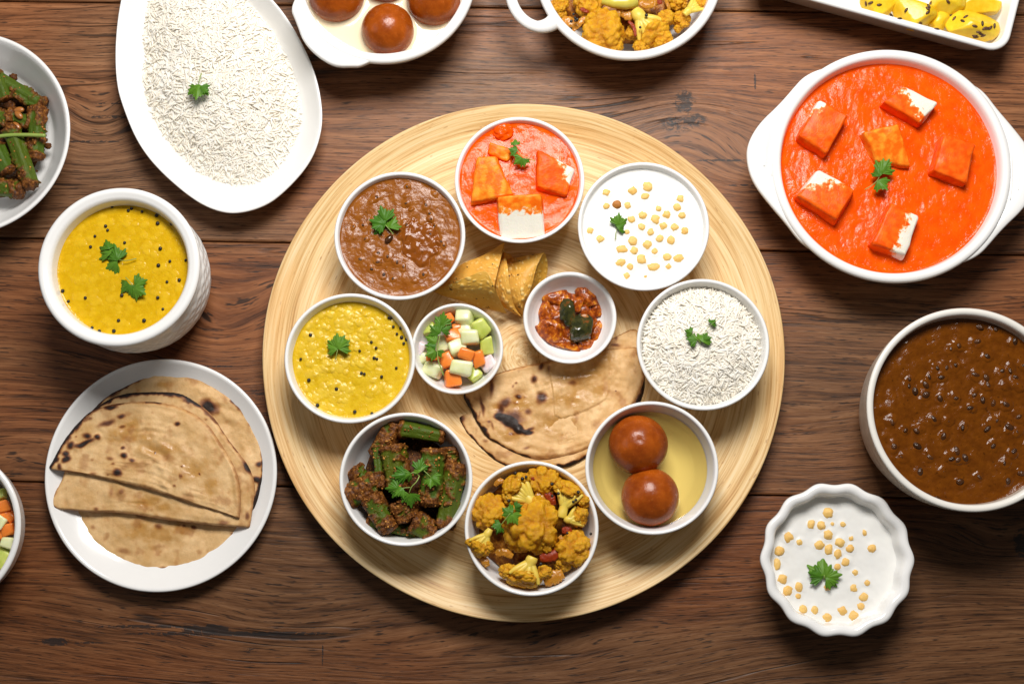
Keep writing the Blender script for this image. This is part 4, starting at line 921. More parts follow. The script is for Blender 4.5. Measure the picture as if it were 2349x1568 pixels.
mound('onion_masala', 'glossy brown onion masala between florets in the board bowl', 'masala', 1219, 1206, 122, 122, bw['cauli'].z0+.019, .012, M_ONM, 9)
def FL(lab, a, b, r, dz, up, k, roll, sq=.9, stalk=None, small=(), g='cauliflower florets in the board bowl', f=fc, kk=K, z=None):
    px, py = f(a, b)
    if stalk: stalk = ([f(*q) for q in stalk[0]], stalk[1]*kk, stalk[2]*kk, stalk[3])
    small = [(*f(q[0], q[1]), q[2]*kk, q[3], q[4]) for q in small]
    floret(lab, px, py, r*kk, (z if z is not None else zc)+dz, up, k, roll, sq, stalk, g, small)
FL('large domed cauliflower floret in the centre of the board bowl', 595, 920, 205, .006, (0, -.1, 1), 3, .4, .85, small=[(500, 1040, 80, -.002, 1), (690, 1040, 95, -.002, 3)])
FL('round cauliflower floret at the left of the board bowl', 305, 830, 135, .000, (-.25, .1, 1), 1, 1.2, .95)
FL('pale cauliflower floret with its stalk pointing down right, top of the board bowl', 475, 640, 105, .008, (-.7, .55, .35), 2, .3, .7, ([(500, 650), (590, 740), (640, 820)], 50, 46, [.001, .003, .002]), [(450, 720, 65, .0, 3), (540, 600, 60, .001, 1)])
FL('rear cauliflower floret with fine bumps at the top of the board bowl', 690, 590, 125, .000, (.1, .4, .9), 3, .9, .9)
FL('branched cauliflower floret with pale stems at the upper right of the board bowl', 880, 670, 105, .005, (.35, .8, .35), 2, 2.1, .6, ([(870, 690), (840, 770), (815, 870)], 42, 38, [.001, .004, .004]), [(970, 740, 65, .0, 1), (800, 650, 60, .001, 3)])
FL('small cauliflower floret with its own stem at the right of the board bowl', 945, 860, 80, .005, (.8, -.1, .35), 1, .2, .85, ([(920, 870), (870, 885), (840, 880)], 34, 26, [.004, .006, .004]))
FL('bumpy cauliflower floret at the lower right of the board bowl', 900, 1090, 135, .002, (.35, -.2, .9), 3, 1.8, .95, small=[(830, 1190, 70, -.002, 0)])
FL('small cauliflower floret hanging over the left rim of the board bowl', 215, 1085, 88, .009, (-.55, -.75, .35), 2, .7, .65, ([(235, 1060), (275, 1000), (305, 950)], 36, 28, [.001, .003, .003]), [(280, 1075, 55, .001, 0), (170, 1050, 50, -.001, 1)])
FL('branched cauliflower floret with fanned stems at the bottom of the board bowl', 545, 1310, 125, .005, (-.1, -.85, .35), 0, 1.1, .6, ([(555, 1270), (590, 1200), (610, 1150)], 54, 44, [.001, .005, .005]), [(430, 1250, 70, .001, 3), (690, 1260, 65, .001, 1)])
# loose bits among the florets
s = Sh('cooked_onion'); p = s.obj(); s.set(Base_Color=s.mix(s.noise(p, 150, 2), (.36, .12, .008), (.56, .27, .030)), Roughness=.28, Specular_IOR_Level=.4).sss(.4, (1, .6, .2), .003); M_ONI = s.m
s = Sh('cooked_tomato'); p = s.obj(); s.set(Base_Color=s.mix(s.noise(p, 200, 2), (.15, .010, .003), (.36, .050, .006)), Roughness=.42, Specular_IOR_Level=.25); s.bump(s.noise(p, 400, 2), .4, .0008); M_CTO = s.m
def strip(name, label, cat, pts, wpx, z, mat, arch=.003, group=None, curl=.28):
    P = PXS(smooth_poly(pts, 24, False, 2), z); n = len(P); t = np.gradient(P, axis=0); t /= np.linalg.norm(t, axis=1)[:, None]
    sd = np.c_[-t[:, 1], t[:, 0], np.zeros(n)]; w = wpx/2*SC(*pts[0], z)*np.sin(np.linspace(.30, PI-.30, n))**.4*(1+.30*perlin(np.c_[np.arange(n)*.45, np.full(n, pts[0][0]*.37), np.zeros(n)])); m = 9; jn = perlin(np.c_[np.repeat(np.arange(n)*.5, m), np.tile(np.arange(m)*.7, n), np.full(n*m, pts[0][1]*.31)]).reshape(n, m)*.0008; u = np.linspace(-1, 1, m); top = []
    for k in range(n):
        zz = arch*.5*math.sin(PI*k/(n-1)); top.append(P[k]+sd[k]*u[:, None]*w[k]+np.array([0, 0, 1])*(zz-curl*w[k]*u**2+jn[k])[:, None])
    rings = [np.vstack([r_, (r_-np.array([0, 0, .0006]))[::-1]]) for r_ in top]; V, F = loft(rings)
    c = P.mean(0); return tag(mk(name, V, F, mat, loc=tuple(c)), label, cat, group)
for lab, pts, w in [('translucent onion petal beside the top stalk in the board cauliflower bowl', [(640, 690), (680, 760), (650, 830)], 90), ('curled onion slice at the lower left of the board cauliflower bowl', [(340, 1130), (400, 1110), (465, 1150)], 60),
                    ('onion slice at the bottom right of the board cauliflower bowl', [(690, 1330), (760, 1300), (830, 1270)], 100), ('thin onion ring piece at the upper left of the board cauliflower bowl', [(335, 640), (370, 600), (410, 615)], 40),
                    ('onion sliver across the lower right floret of the board bowl', [(800, 1000), (830, 1040), (870, 1070)], 40), ('onion scrap hanging at the lower left rim of the board bowl', [(240, 1150), (270, 1190), (285, 1220)], 55)]:
    strip('onion_slice', lab, 'onion', [fc(*q) for q in pts], w*K, zc+.006, M_ONI, group='onion slices')
for lab, pts, w in [('red tomato scrap at the upper right of the centre floret, board bowl', [(700, 690), (740, 720), (760, 780)], 60), ('red tomato shred left of the branched floret, board bowl', [(690, 850), (730, 840), (750, 790)], 45),
                    ('large dark red tomato piece below the centre floret, board bowl', [(660, 1160), (740, 1150), (830, 1100)], 80), ('small red tomato bit left of the coriander, board bowl', [(280, 880), (310, 900), (340, 890)], 60),
                    ('red tomato bit beside a mustard seed at right, board bowl', [(820, 960), (860, 960), (890, 950)], 55), ('tiny red tomato square on the rear floret, board bowl', [(598, 588), (645, 588)], 26)]:
    strip('tomato_piece', lab, 'tomato', [fc(*q) for q in pts], w*K, zc+.0075, M_CTO, .002, 'cooked tomato bits')
def seeds3(lst, f, z, r, label, group):
    seeds(lst, f, z, r, label, group, dz=.0)
seeds3([(485, 548), (535, 588), (562, 575), (437, 748), (505, 800), (585, 785), (748, 627), (794, 695), (750, 712), (902, 755), (920, 742), (937, 685), (858, 980), (1028, 985), (668, 1202)], fc, zc+.0165, .0014, 'tiny black mustard seed on the cauliflower in the board bowl', 'mustard seeds on the board cauliflower')
# top dish of cauliflower
ft = lambda a, b: (a*.2125+1204, b*.2125); zt2 = .026; KT = .2125; GT = 'cauliflower florets in the loop handled dish'
mound('onion_masala', 'onion masala under the florets in the loop handled dish', 'masala', 1430, -64, 176, 172, .016, .012, M_ONM, 12)
for args in [('large domed cauliflower floret, lowest left in the loop handled dish', 850, 340, 235, .006, (-.05, -.3, 1), 1, .2, .9, None, [(760, 230, 120, .002, 0), (960, 480, 110, -.001, 3)]),
             ('cut cauliflower floret with a thick pale stalk, lower middle of the loop handled dish', 1385, 380, 195, .002, (.5, -.75, .35), 0, .6, .7, ([(1330, 330), (1260, 210), (1185, 110)], 85, 75, [.004, .008, .008]), [(1160, 350, 95, .002, 1), (1510, 200, 110, .003, 2), (1250, 500, 100, .0, 3), (1480, 430, 120, .002, 0)]),
             ('cauliflower floret near the right rim of the loop handled dish', 1690, 210, 105, .002, (.4, -.3, .8), 3, 1.4, .9, None, [(1650, 310, 50, -.001, 0)]),
             ('yellow cauliflower head cut by the picture top, right in the loop handled dish', 1890, 40, 100, .006, (.8, .5, .4), 2, 2.4, .8, ([(1860, 60), (1770, 110), (1720, 160)], 50, 40, [.004, .006, .006]), []),
             ('bumpy cauliflower floret at the picture top, left of centre in the loop handled dish', 680, 40, 155, .003, (0, .1, 1), 0, 2.2, .9, None, []),
             ('small cauliflower floret against the left inner wall of the loop handled dish', 380, 50, 100, .004, (-.4, .1, .9), 1, 3., .9, None, [(400, 150, 55, -.002, 2)]),
             ('dark shaded cauliflower floret at the picture top, behind the stalk', 1640, 10, 120, -.001, (0, .3, .9), 3, 4., .9, None, [])]:
    lab, a, b, r, dz, up, k, roll, sq, stalk, small = args
    FL(lab, a, b, r, dz, up, k, roll, sq, stalk, small, GT, ft, KT, zt2+.004)
V, F = tube(PXS([ft(*q) for q in [(830, 10), (960, 30), (1090, 30), (1210, 5)]], .043), [.003, .0050, .0062, .0055], 14)
M_GST = Sh('green_stalk'); M_GST.set(Base_Color=M_GST.mix(M_GST.noise(M_GST.obj(), 120, 2), (.52, .43, .030), (.68, .58, .12)), Roughness=.3)
tag(mk('cauliflower_stalk', V, F, M_GST.m, loc=tuple(PX(*ft(1000, 20), .043))), 'thick pale green cauliflower stalk at the picture top in the loop handled dish', 'cauliflower')
for lab, pts, w in [('onion strand hanging down beside the green stalk, loop handled dish', [(990, 20), (1020, 90), (1010, 190)], 50), ('broad onion petal at the picture top, loop handled dish', [(1230, 20), (1330, 60), (1430, 10)], 100),
                    ('onion petal with black seeds at the left of the loop handled dish', [(410, 190), (500, 250), (560, 320)], 110), ('onion strands crossing left of the domed floret, loop handled dish', [(560, 290), (640, 200), (710, 160)], 70),
                    ('broad pale onion petal beside the thick stalk, loop handled dish', [(1060, 120), (1110, 170), (1180, 130)], 130), ('thin onion sliver at the picture top right, loop handled dish', [(1520, 5), (1545, 60), (1560, 110)], 40)]:
    strip('onion_slice', lab, 'onion', [ft(*q) for q in pts], w*KT, zt2+.0125, M_ONI, group='onion slices')
for lab, pts, w in [('red tomato shred over the cut floret, loop handled dish', [(1120, 230), (1180, 290), (1195, 390)], 40), ('red tomato scrap at the picture top, loop handled dish', [(1430, 30), (1480, 15)], 60), ('dark red tomato bit left of the domed floret, loop handled dish', [(600, 90), (650, 120), (690, 130)], 45)]:
    strip('tomato_piece', lab, 'tomato', [ft(*q) for q in pts], w*KT, zt2+.018, M_CTO, .002, 'cooked tomato bits')
seeds3([(500, 232), (543, 195), (565, 210), (525, 155), (545, 225), (498, 310), (1245, 297), (1312, 165)], ft, zt2+.021, .0014, 'tiny black mustard seed on the cauliflower in the loop handled dish', 'mustard seeds in the loop handled dish')

# ------------------------------------------------------------------ potatoes with cumin
s = Sh('turmeric_potato'); p = s.obj(); n = s.noise(p, 110, 4, .6)
s.set(Base_Color=s.mix(s.ramp(n, [(.35, 0.0), (.65, 1.0)]), (.76, .47, .008), (.83, .60, .035)), Roughness=.34).sss(.25, (1, .7, .2), .002); s.bump(s.noise(p, 260, 3), .3, .0008); M_POT = s.m
fp = lambda a, b: (a*.225+1820, b*.225); zp = .026; KP = .225
def potato(label, a, b, rx, ry, rot, dz, seed, cuts=5):
    V, F = ico(4); r = np.random.RandomState(seed); V = V*(1+.06*fbm(V, 1.6, 3, seed))[:, None]
    for _ in range(cuts):
        n = r.normal(size=3); n[2] = abs(n[2])*.6; n /= np.linalg.norm(n); d = V@n; V = V-np.maximum(d-r.uniform(.55, .8), 0)[:, None]*n*.86
    px, py = fp(a, b); c = PX(px, py, zp+dz); s_ = SC(px, py, zp)*KP
    o = link('potato_chunk', mesh('potato_chunk', V*np.array([rx*1.12, ry*1.12, min(rx, ry)*.95])*s_, F, M_POT), None, c, (0, 0, rot)); tag(o, label, 'potato', 'potato chunks')
potato('yellow potato chunk, leftmost in the rectangular dish', 860, 40, 175, 130, -.5, .002, 1)
potato('large yellow potato wedge, second from left in the rectangular dish', 1225, 130, 215, 165, -.35, .005, 2)
potato('small potato piece tucked between two larger ones in the rectangular dish', 1480, 215, 120, 110, .2, -.001, 3)
potato('rounded potato chunk at the picture top, middle right of the rectangular dish', 1560, 40, 175, 120, .1, .006, 4)
potato('paler potato chunk in the right back corner of the rectangular dish', 1895, 60, 205, 125, .1, .001, 5)
potato('big rounded potato chunk dotted with cumin, lowest in the rectangular dish', 1820, 262, 255, 148, -.22, .006, 16, 3)
s = Sh('cumin_seed'); s.set(Base_Color=s.mix(s.rnd(), (.05, .018, .006), (.11, .042, .013)), Roughness=.5); M_CUM = s.m
V, F = ico(2); cum_me = mesh('cumin_seed', V*np.array([1, .36, .33])*(1-.3*np.abs(V[:, :1])), F, M_CUM)
dg = bpy.context.evaluated_depsgraph_get()
for (a, b, rt) in [(740, 40, 1), (787, 32, .5), (875, 52, .1), (1150, 105, .9), (1370, 90, -.8), (1380, 65, -1.1), (1370, 130, .7), (1300, 240, -1), (1290, 235, 1.2), (1463, 298, 0), (1578, 20, -1), (1640, 190, .8), (1757, 172, .4), (1725, 215, -.7), (1850, 268, -.3), (1928, 240, 1.5), (1950, 290, .5), (1975, 292, .3), (2008, 285, .8), (2050, 265, 1.5), (1890, 330, -.2), (1850, 365, .6), (1935, 365, 1.2), (1860, 380, .7), (1915, 350, -.6), (998, 160, -1), (1085, 192, .3), (1600, 160, .2), (1400, 40, 1.3)]:
    px, py = fp(a, b); dx = PX(px, py, 0)-PX(px, py, .1); org = PX(px, py, .12); bpy.context.view_layer.update()
    hit = sc.ray_cast(bpy.context.evaluated_depsgraph_get(), Vector(org), Vector(dx).normalized())
    loc = hit[1] if hit[0] else Vector(PX(px, py, .03))
    o = link('cumin_seed', cum_me, None, loc); q = hit[2].to_track_quat('Z', 'Y') if hit[0] else Vector((0, 0, 1)).to_track_quat('Z', 'Y')
    o.rotation_euler = (Matrix.Rotation(rt, 4, 'Z')).to_euler(); nrm = hit[2] if hit[0] else Vector((0, 0, 1))
    t = Vector((math.cos(rt), math.sin(rt), 0)); t = (t-nrm*t.dot(nrm)).normalized(); sd = nrm.cross(t)
    o.rotation_euler = Matrix((t, sd, nrm)).transposed().to_euler(); o.scale = (.0036,)*3
    tag(o, 'tiny dark cumin seed sticking to the yellow potatoes', 'cumin seed', 'cumin seeds on the potatoes')

# ------------------------------------------------------------------ salad cubes
def veg(name, ca, cb, sss, rough=.28, fr=90):
    s = Sh(name); p = s.obj(); n = s.noise(p, fr, 3); s.set(Base_Color=s.mix(s.ramp(n, [(.35, 0.0), (.65, 1.0)]), ca, cb), Roughness=rough).sss(sss, (1, .8, .5), .004); s.bump(s.noise(p, 350, 2), .3, .0006); return s.m
M_CAR = veg('raw_carrot', (.80, .20, .025), (.88, .28, .045), .3)
M_CUC = veg('pale_cucumber', (.66, .68, .34), (.78, .79, .54), .6)
M_CUG = veg('green_cucumber', (.42, .50, .07), (.60, .64, .19), .6)
M_ONR = veg('raw_red_onion', (.66, .52, .56), (.80, .74, .72), .5)
def chunk(label, kind, px, py, spx, z, rot, seed, sq=(1, 1, .9), tilt=(.2, .2), group=None):
    r = np.random.RandomState(seed); bm = bmesh.new(); bmesh.ops.create_cube(bm, size=1.0)
    for v in bm.verts: v.co = Vector(np.array(v.co)*np.array(sq)+r.normal(0, .075, 3))
    bmesh.ops.bevel(bm, geom=list(bm.edges), offset=.15, segments=3, profile=.5, affect='EDGES'); bmesh.ops.triangulate(bm, faces=bm.faces)
    name = {'car': 'carrot_cube', 'cuc': 'cucumber_cube', 'cug': 'cucumber_cube', 'oni': 'onion_piece'}[kind]
    me = bpy.data.meshes.new(name); bm.to_mesh(me); bm.free(); me.polygons.foreach_set('use_smooth', np.ones(len(me.polygons), bool))
    s_ = spx*SC(px, py, z); me.transform(Matrix.Scale(s_, 4)); me.materials.append({'car': M_CAR, 'cuc': M_CUC, 'cug': M_CUG, 'oni': M_ONR}[kind])
    c = PX(px, py, z); o = link(name, me, None, c, (tilt[0], tilt[1], rot)); tag(o, label, {'car': 'carrot', 'cuc': 'cucumber', 'cug': 'cucumber', 'oni': 'onion'}[kind], group)
fs = f1_; zs_ = ZB+.015
for i, (lab, k, a, b, s_, dz, rot, sq) in enumerate([
    ('carrot piece behind the coriander at the top of the small salad', 'car', 1635, 345, 130, .002, .5, (1, .7, .8)), ('carrot cube in the upper middle of the small salad', 'car', 1685, 490, 125, .007, .2, (1, .9, .9)),
    ('big carrot cube left of centre in the small salad, beside the stem', 'car', 1630, 715, 140, .006, .4, (1, .95, .9)), ('dark orange carrot cube lying on the others at lower right of the small salad', 'car', 1812, 672, 130, .011, -.4, (1.1, .75, .8)),
    ('tall carrot cube at the right of the small salad', 'car', 1925, 702, 120, .007, .3, (.85, 1.2, .9)), ('carrot cube at the bottom edge of the small salad', 'car', 1690, 880, 155, .004, .15, (1, .95, .9)),
    ('carrot bit under the coriander at the left of the small salad', 'car', 1490, 690, 105, .003, .1, (1, .7, .8)), ('thin carrot corner between cucumbers in the small salad', 'car', 1725, 415, 75, .005, .1, (1, .7, .8)),
    ('pale cucumber block at the top of the small salad', 'cuc', 1795, 322, 155, .006, -.1, (1, .9, .9)), ('round green cucumber piece at the upper right of the small salad', 'cug', 1945, 425, 165, .005, .6, (1, .95, .9)),
    ('tall pale cucumber cube in the middle of the small salad', 'cuc', 1850, 515, 145, .010, .05, (.95, 1, .9)), ('green cucumber piece at the right edge of the small salad', 'cug', 1995, 590, 135, .003, .2, (.9, 1.1, .8)),
    ('translucent cucumber cube in the centre of the small salad', 'cuc', 1720, 602, 150, .007, .5, (1.05, .8, .9)), ('pale cucumber cube at the lower left of the small salad', 'cuc', 1508, 812, 150, .004, -.4, (1.05, .9, .9)),
    ('pale cucumber piece with a green heart at the bottom of the small salad', 'cuc', 1775, 792, 165, .009, -.15, (1.15, .75, .8)), ('greenish cucumber piece at the upper left of the small salad', 'cug', 1465, 430, 120, .001, .2, (1, .9, .8)),
    ('cucumber bit at the far left of the small salad', 'cuc', 1400, 712, 120, .000, .2, (1, .8, .8)), ('green cucumber bit beneath the heart piece at the bottom of the small salad', 'cug', 1890, 845, 120, .001, .7, (1, .9, .8)),
    ('cucumber cube beneath the centre of the small salad', 'cuc', 1600, 560, 140, .001, .1, (1, 1, .9)), ('pale purple onion piece at the right end of the small salad', 'oni', 2015, 745, 135, .003, .6, (.9, 1, .6)),
    ('whitish onion piece at the left rim of the small salad', 'oni', 1385, 600, 120, .002, .9, (.9, .8, .6)), ('pale cucumber piece behind the tall cube in the small salad', 'cuc', 1800, 440, 130, .003, .4, (1, .9, .8))]):
    px, py = fs(a, b); chunk(lab, k, px, py, s_*.25*1.02, zs_+dz, rot, i+40, sq, (random.uniform(-.25, .25), random.uniform(-.25, .25)), 'salad cubes in the small bowl')
fs2 = lambda a, b: (a*.1948, b*.1948+1057); zs2 = .036
for i, (lab, k, a, b, s_, dz, rot, sq) in enumerate([
    ('carrot wedge at the top of the cut off salad bowl', 'car', 45, 525, 145, .003, .3, (1, .9, .8)), ('dark green cucumber piece at the top of the cut off salad bowl', 'cug', 0, 390, 140, .0, .3, (1, .9, .8)),
    ('flat carrot piece second from top in the cut off salad bowl', 'car', 25, 625, 120, .002, .5, (1, .7, .7)), ('carrot piece against the wall of the cut off salad bowl', 'car', 118, 645, 130, .001, .8, (.8, 1.1, .8)),
    ('pale cucumber piece at the left picture edge in the cut off salad bowl', 'cuc', 5, 720, 150, .007, -.6, (1, .9, .8)), ('carrot cube in the middle of the cut off salad bowl', 'car', 100, 812, 150, .004, .35, (1, .95, .9)),
    ('carrot piece at the left picture edge in the cut off salad bowl', 'car', -15, 880, 130, .003, .2, (1, .9, .9)), ('white cucumber block with green skin in the cut off salad bowl', 'cuc', 98, 960, 165, .006, -.05, (1.0, .8, .9)),
    ('large green cucumber piece at the bottom of the cut off salad bowl', 'cug', 45, 1160, 240, .001, -.5, (1, .9, .7)), ('green cucumber piece under the white block in the cut off salad bowl', 'cug', 75, 1060, 150, .0, .1, (1.2, .7, .7))]):
    px, py = fs2(a, b); chunk(lab, k, px, py, s_*.1948, zs2+dz, rot, i+80, sq, (random.uniform(-.2, .2), random.uniform(-.2, .2)), 'salad cubes in the cut off bowl')
s = Sh('salad_underneath'); s.set(Base_Color=s.ramp(s.noise(s.obj(), 70, 1), [(.42, (.42, .46, .10)), (.55, (.75, .20, .03))], 'CONSTANT'), Roughness=.4); M_SUN = s.m
mound('diced_salad', 'lower layer of diced salad in the cut off bowl', 'salad', -150, 1212, 165, 165, .026, .008, M_SUN, 4, kind='stuff')

# ------------------------------------------------------------------ pickle
s = Sh('oily_red_pickle'); p = s.obj(); n = s.noise(p, 210, 4, .65)
s.set(Base_Color=s.ramp(n, [(.30, (.080, .012, .002)), (.45, (.25, .042, .003)), (.57, (.44, .100, .006)), (.68, (.66, .27, .018))]), Roughness=.13, Specular_IOR_Level=.6); s.bump(s.noise(p, 330, 3, .6), .6, .0012); M_PIC = s.m
s = Sh('oily_green_pickle'); p = s.obj(); n = s.noise(p, 170, 3)
s.set(Base_Color=s.ramp(n, [(.40, (.020, .022, .006)), (.60, (.048, .046, .010)), (.70, (.19, .05, .008))]), Roughness=.13, Specular_IOR_Level=.6); s.bump(s.noise(p, 300, 2), .4, .001); M_PIG = s.m
mound('pickle_paste', 'dark red oily paste holding the pickle chunks together on the small dish', 'pickle', 1307, 732, 62, 60, ZB+.0085, .007, M_PIC, 5, .5)
fk = lambda a, b: (a*.1310+1204.1, b*.1310+646.2); zk = ZB+.0085          # from the close view of the dish
for i, (lab, a, b, rx, ry, rt, dz, m, sd) in enumerate([
    ('orange red pickle chunk at the top left of the pickle pile', 580, 280, 230, 130, .0, .004, M_PIC, 1), ('red pickle chunk at the top right of the pickle pile', 1060, 280, 200, 150, -.7, .004, M_PIC, 2),
    ('glossy red pickle lump at the left of the pickle pile', 350, 560, 130, 210, .1, .003, M_PIC, 3), ('large red pickle lump at the lower left of the pickle pile', 470, 860, 250, 180, -.5, .005, M_PIC, 4),
    ('reddish pickle lump at the bottom left of the pickle pile', 560, 1040, 150, 120, -.2, .002, M_PIC, 5), ('orange ragged pickle scrap at the bottom of the pickle pile', 760, 1080, 180, 80, -.6, .003, M_PIC, 6),
    ('red pickle scrap at the bottom right of the pickle pile', 1060, 1080, 160, 110, -.4, .002, M_PIC, 7), ('thin red pickle sliver at the right end of the pickle pile', 1270, 850, 80, 170, -.3, .002, M_PIC, 8),
    ('small red pickle lump at the far right of the pickle pile', 1260, 450, 110, 150, .1, .002, M_PIC, 9), ('red pickle paste in the middle of the pickle pile', 850, 640, 330, 300, .2, .0, M_PIC, 10),
    ('dark green pickle chunk, upper one on the pickle pile', 740, 520, 150, 190, .15, .009, M_PIG, 11), ('dark green pickle chunk, lower right one on the pickle pile', 1010, 830, 210, 210, -.3, .010, M_PIG, 12),
    ('orange garlic like bit right of the upper green chunk, pickle pile', 930, 370, 90, 130, .1, .010, M_PIC, 13), ('small yellow bit between the green chunks of the pickle pile', 1060, 610, 70, 40, -.2, .010, M_NUT, 14)]):
    px, py = fk(a, b); s_ = .1310*SC(px, py, zk); V, F = ico(4); d = 1+.34*fbm(V, 1.5, 3, sd*1.7)+.10*fbm(V, 5, 2, sd); 
    V = V*d[:, None]; rp_ = np.random.RandomState(sd)
    for _ in range(7):
        nn = rp_.normal(size=3); nn /= np.linalg.norm(nn); V = V-np.maximum(V@nn-rp_.uniform(.5, .8), 0)[:, None]*nn*.8
    V = V*np.array([rx*1.25, ry*1.25, min(rx, ry)*.7])*s_
    o = link('pickle_chunk', mesh('pickle_chunk', V, F, m), None, tuple(PX(px, py, zk+dz)), (0, 0, rt)); tag(o, lab, 'pickle', 'pickle chunks')

# ------------------------------------------------------------------ flatbreads
s = Sh('griddled_flatbread'); p = s.obj(); ch = s.attr('char'); oil = s.attr('oil')
n = s.noise(p, 45, 4, .6); n2 = s.noise(p, 320, 3, .65)
c = s.mix(s.ramp(n, [(.35, 0.0), (.65, 1.0)]), (.60, .355, .130), (.82, .56, .280)); c = s.mix(s.mul(n2, .5), c, (.44, .25, .10)); c = s.mix(s.mul(oil, .75), c, (.44, .215, .045))
c = s.mix(s.ramp(s.noise(p, 130, 2), [(.66, 0.0), (.75, .4)]), c, (.36, .15, .04))
c = s.mix(s.ramp(ch, [(.0, 0.0), (.35, .75), (.6, 1.0)]), c, s.ramp(ch, [(.15, (.40, .16, .035)), (.45, (.17, .045, .010)), (.8, (.016, .007, .004))]))
s.set(Base_Color=c, Roughness=s.math('SUBTRACT', s.math('MULTIPLY_ADD', n2, .15, .50), s.mul(oil, .40)), Specular_IOR_Level=.36).sss(.08, (1, .6, .3), .002); s.bump(s.add(s.mul(n2, .6), n), .5, .0014); M_ROTI = s.m
def bread(name, label, outline, f, z0, thick, spots=(), edges=(), oils=(), ridges=(), flaps=(), seed=1, wav=.004, puff=.0012, parent=None, zb=None, ragged=()):
    """outline in measured points; spots (x, y, rx, ry, rot, dark); edges (polyline, width, dark); flaps: polygons raised a layer"""
    O = resample(smooth_poly([f(*q) for q in outline], None, True, 2), 300)
    cen = O.mean(0); n, m = 64, 300; rho = 1-(1-np.linspace(.012, 1, n))**1.35
    th = np.arange(m); jag = 1+.004*perlin(np.c_[th*.23, np.full(m, seed*3.3), np.zeros(m)])+.0035*perlin(np.c_[th*.9, np.full(m, seed*1.3), np.zeros(m)])
    Pm = (cen+(O-cen)[None]*jag[None, :, None]*rho[:, None, None]).reshape(-1, 2)
    P = PXS(Pm, z0)[:, :2]; q = np.repeat(rho, m); sc_ = SC(cen[0], cen[1], z0)
    dE = (1-q)*np.tile(np.hypot(*(O-cen).T), n)       # distance to the edge, measured px
    h = thick*sstep(0, 9, dE)**.6+1.35*puff*(fbm(P3(P), 32, 3, seed)+.35*fbm(P3(P), 110, 2, seed+5))*sstep(0, 30, dE)+wav*fbm(P3(P), 12, 2, seed+9)*.6
    nw0 = fbm(P3(P), 70, 2, seed+31); fade = np.clip(.8+1.6*fbm(P3(P), 45, 2, seed+33), .1, 1.5)
    for pts, a, w in ridges:
        w = w*1.4; d = seg_dist(Pm, [f(*k) for k in pts])+3.0*nw0; h = h+a*.45*np.exp(-(d/w)**2)*fade-a*.32*np.exp(-((d-w*1.6)/(w*.8))**2)*fade
    for pts, a in flaps:
        poly = np.array([f(*k) for k in pts]); ins = inside(Pm, poly); d = seg_dist(Pm, np.vstack([poly, poly[:1]])); h = h+np.where(ins, a*sstep(-1.5, 3.0, d), -.25*a*np.exp(-(d/3.0)**2))
    ch = np.zeros(len(P)); nz = fbm(P3(P), 140, 3, seed+2); nw = np.c_[fbm(P3(P), 90, 2, seed+21), fbm(P3(P), 90, 2, seed+22)]*4
    for (x, y, rx, ry, rt, k) in spots:
        X, Y = f(x, y); sx = rx*f.k*1.22; sy = ry*f.k*1.22; d = Pm+nw-np.array([X, Y]); u = d[:, 0]*math.cos(rt)+d[:, 1]*math.sin(rt); v = -d[:, 0]*math.sin(rt)+d[:, 1]*math.cos(rt)
        ch = np.maximum(ch, k*np.clip(1.35-np.sqrt((u/sx)**2+(v/sy)**2)*.95+.25*nz, 0, 1)); h = h+.0007*k*np.exp(-((u/sx)**2+(v/sy)**2))
    for pts, w, k in edges:
        d = seg_dist(Pm, [f(*a) for a in pts]); ch = np.maximum(ch, k*np.clip(1.4-d/(w*2.0*f.k)+.9*nz, 0, 1))
    ol = np.zeros(len(P))
    for (x, y, rx, ry) in oils:
        X, Y = f(x, y); d = Pm-np.array([X, Y]); ol = np.maximum(ol, np.clip(1.25-np.sqrt((d[:, 0]/(rx*f.k))**2+(d[:, 1]/(ry*f.k))**2)+.7*nz, 0, 1))
    ang_ = np.tile(np.linspace(0, 2*PI, m, endpoint=False), n); wq = q*7+1.3*fbm(P3(P), 22, 2, seed+41); fl_ = perlin(np.c_[wq*1.5, np.cos(ang_)*.7, np.sin(ang_)*.7+seed]); h = h+.0005*fl_*np.clip(.7+1.5*fbm(P3(P), 30, 2, seed+61), 0, 1.6)*sstep(0, 20, dE)
    tb_ = fbm(P3(P), 75, 3, seed+51); ch = np.maximum(ch, np.clip((tb_-.16)*.9, 0, .26)); ch = np.maximum(ch, .34*np.clip(1.15-dE/7+1.1*nz, 0, 1))
    base = z0+(zb(P) if zb is not None else 0)
    V = np.c_[P, base+h]; low = V[-m:].copy(); low[:, 2] = np.minimum(low[:, 2]-.0004, z0+(zb(low[:, :2]) if zb is not None else 0)-.0004)
    V, F = loft(list(V.reshape(n, m, 3))+[low]);  jit_flip = (O[:, 0]*np.roll(O[:, 1], -1)-np.roll(O[:, 0], -1)*O[:, 1]).sum() < 0; F = [f[:, ::-1] for f in F] if jit_flip else F; z_ = np.zeros(m+2)
    o = mk(name, V, F, M_ROTI, parent, attrs={'char': np.concatenate([ch, ch[-m:], [0, 0]]), 'oil': np.concatenate([ol, z_])}, loc=(*PX(cen[0], cen[1], z0)[:2], z0) if parent is None else None)
    if parent is not None: o.location = -np.array(parent.location)
    else: tag(o, label, 'flatbread', 'flatbreads')
    return o
def inside(P, poly):
    r = np.zeros(len(P), bool); j = len(poly)-1
    for i in range(len(poly)):
        xi, yi = poly[i]; xj, yj = poly[j]; c = ((yi > P[:, 1]) != (yj > P[:, 1])) & (P[:, 0] < (xj-xi)*(P[:, 1]-yi)/(yj-yi+1e-12)+xi); r ^= c; j = i
    return r
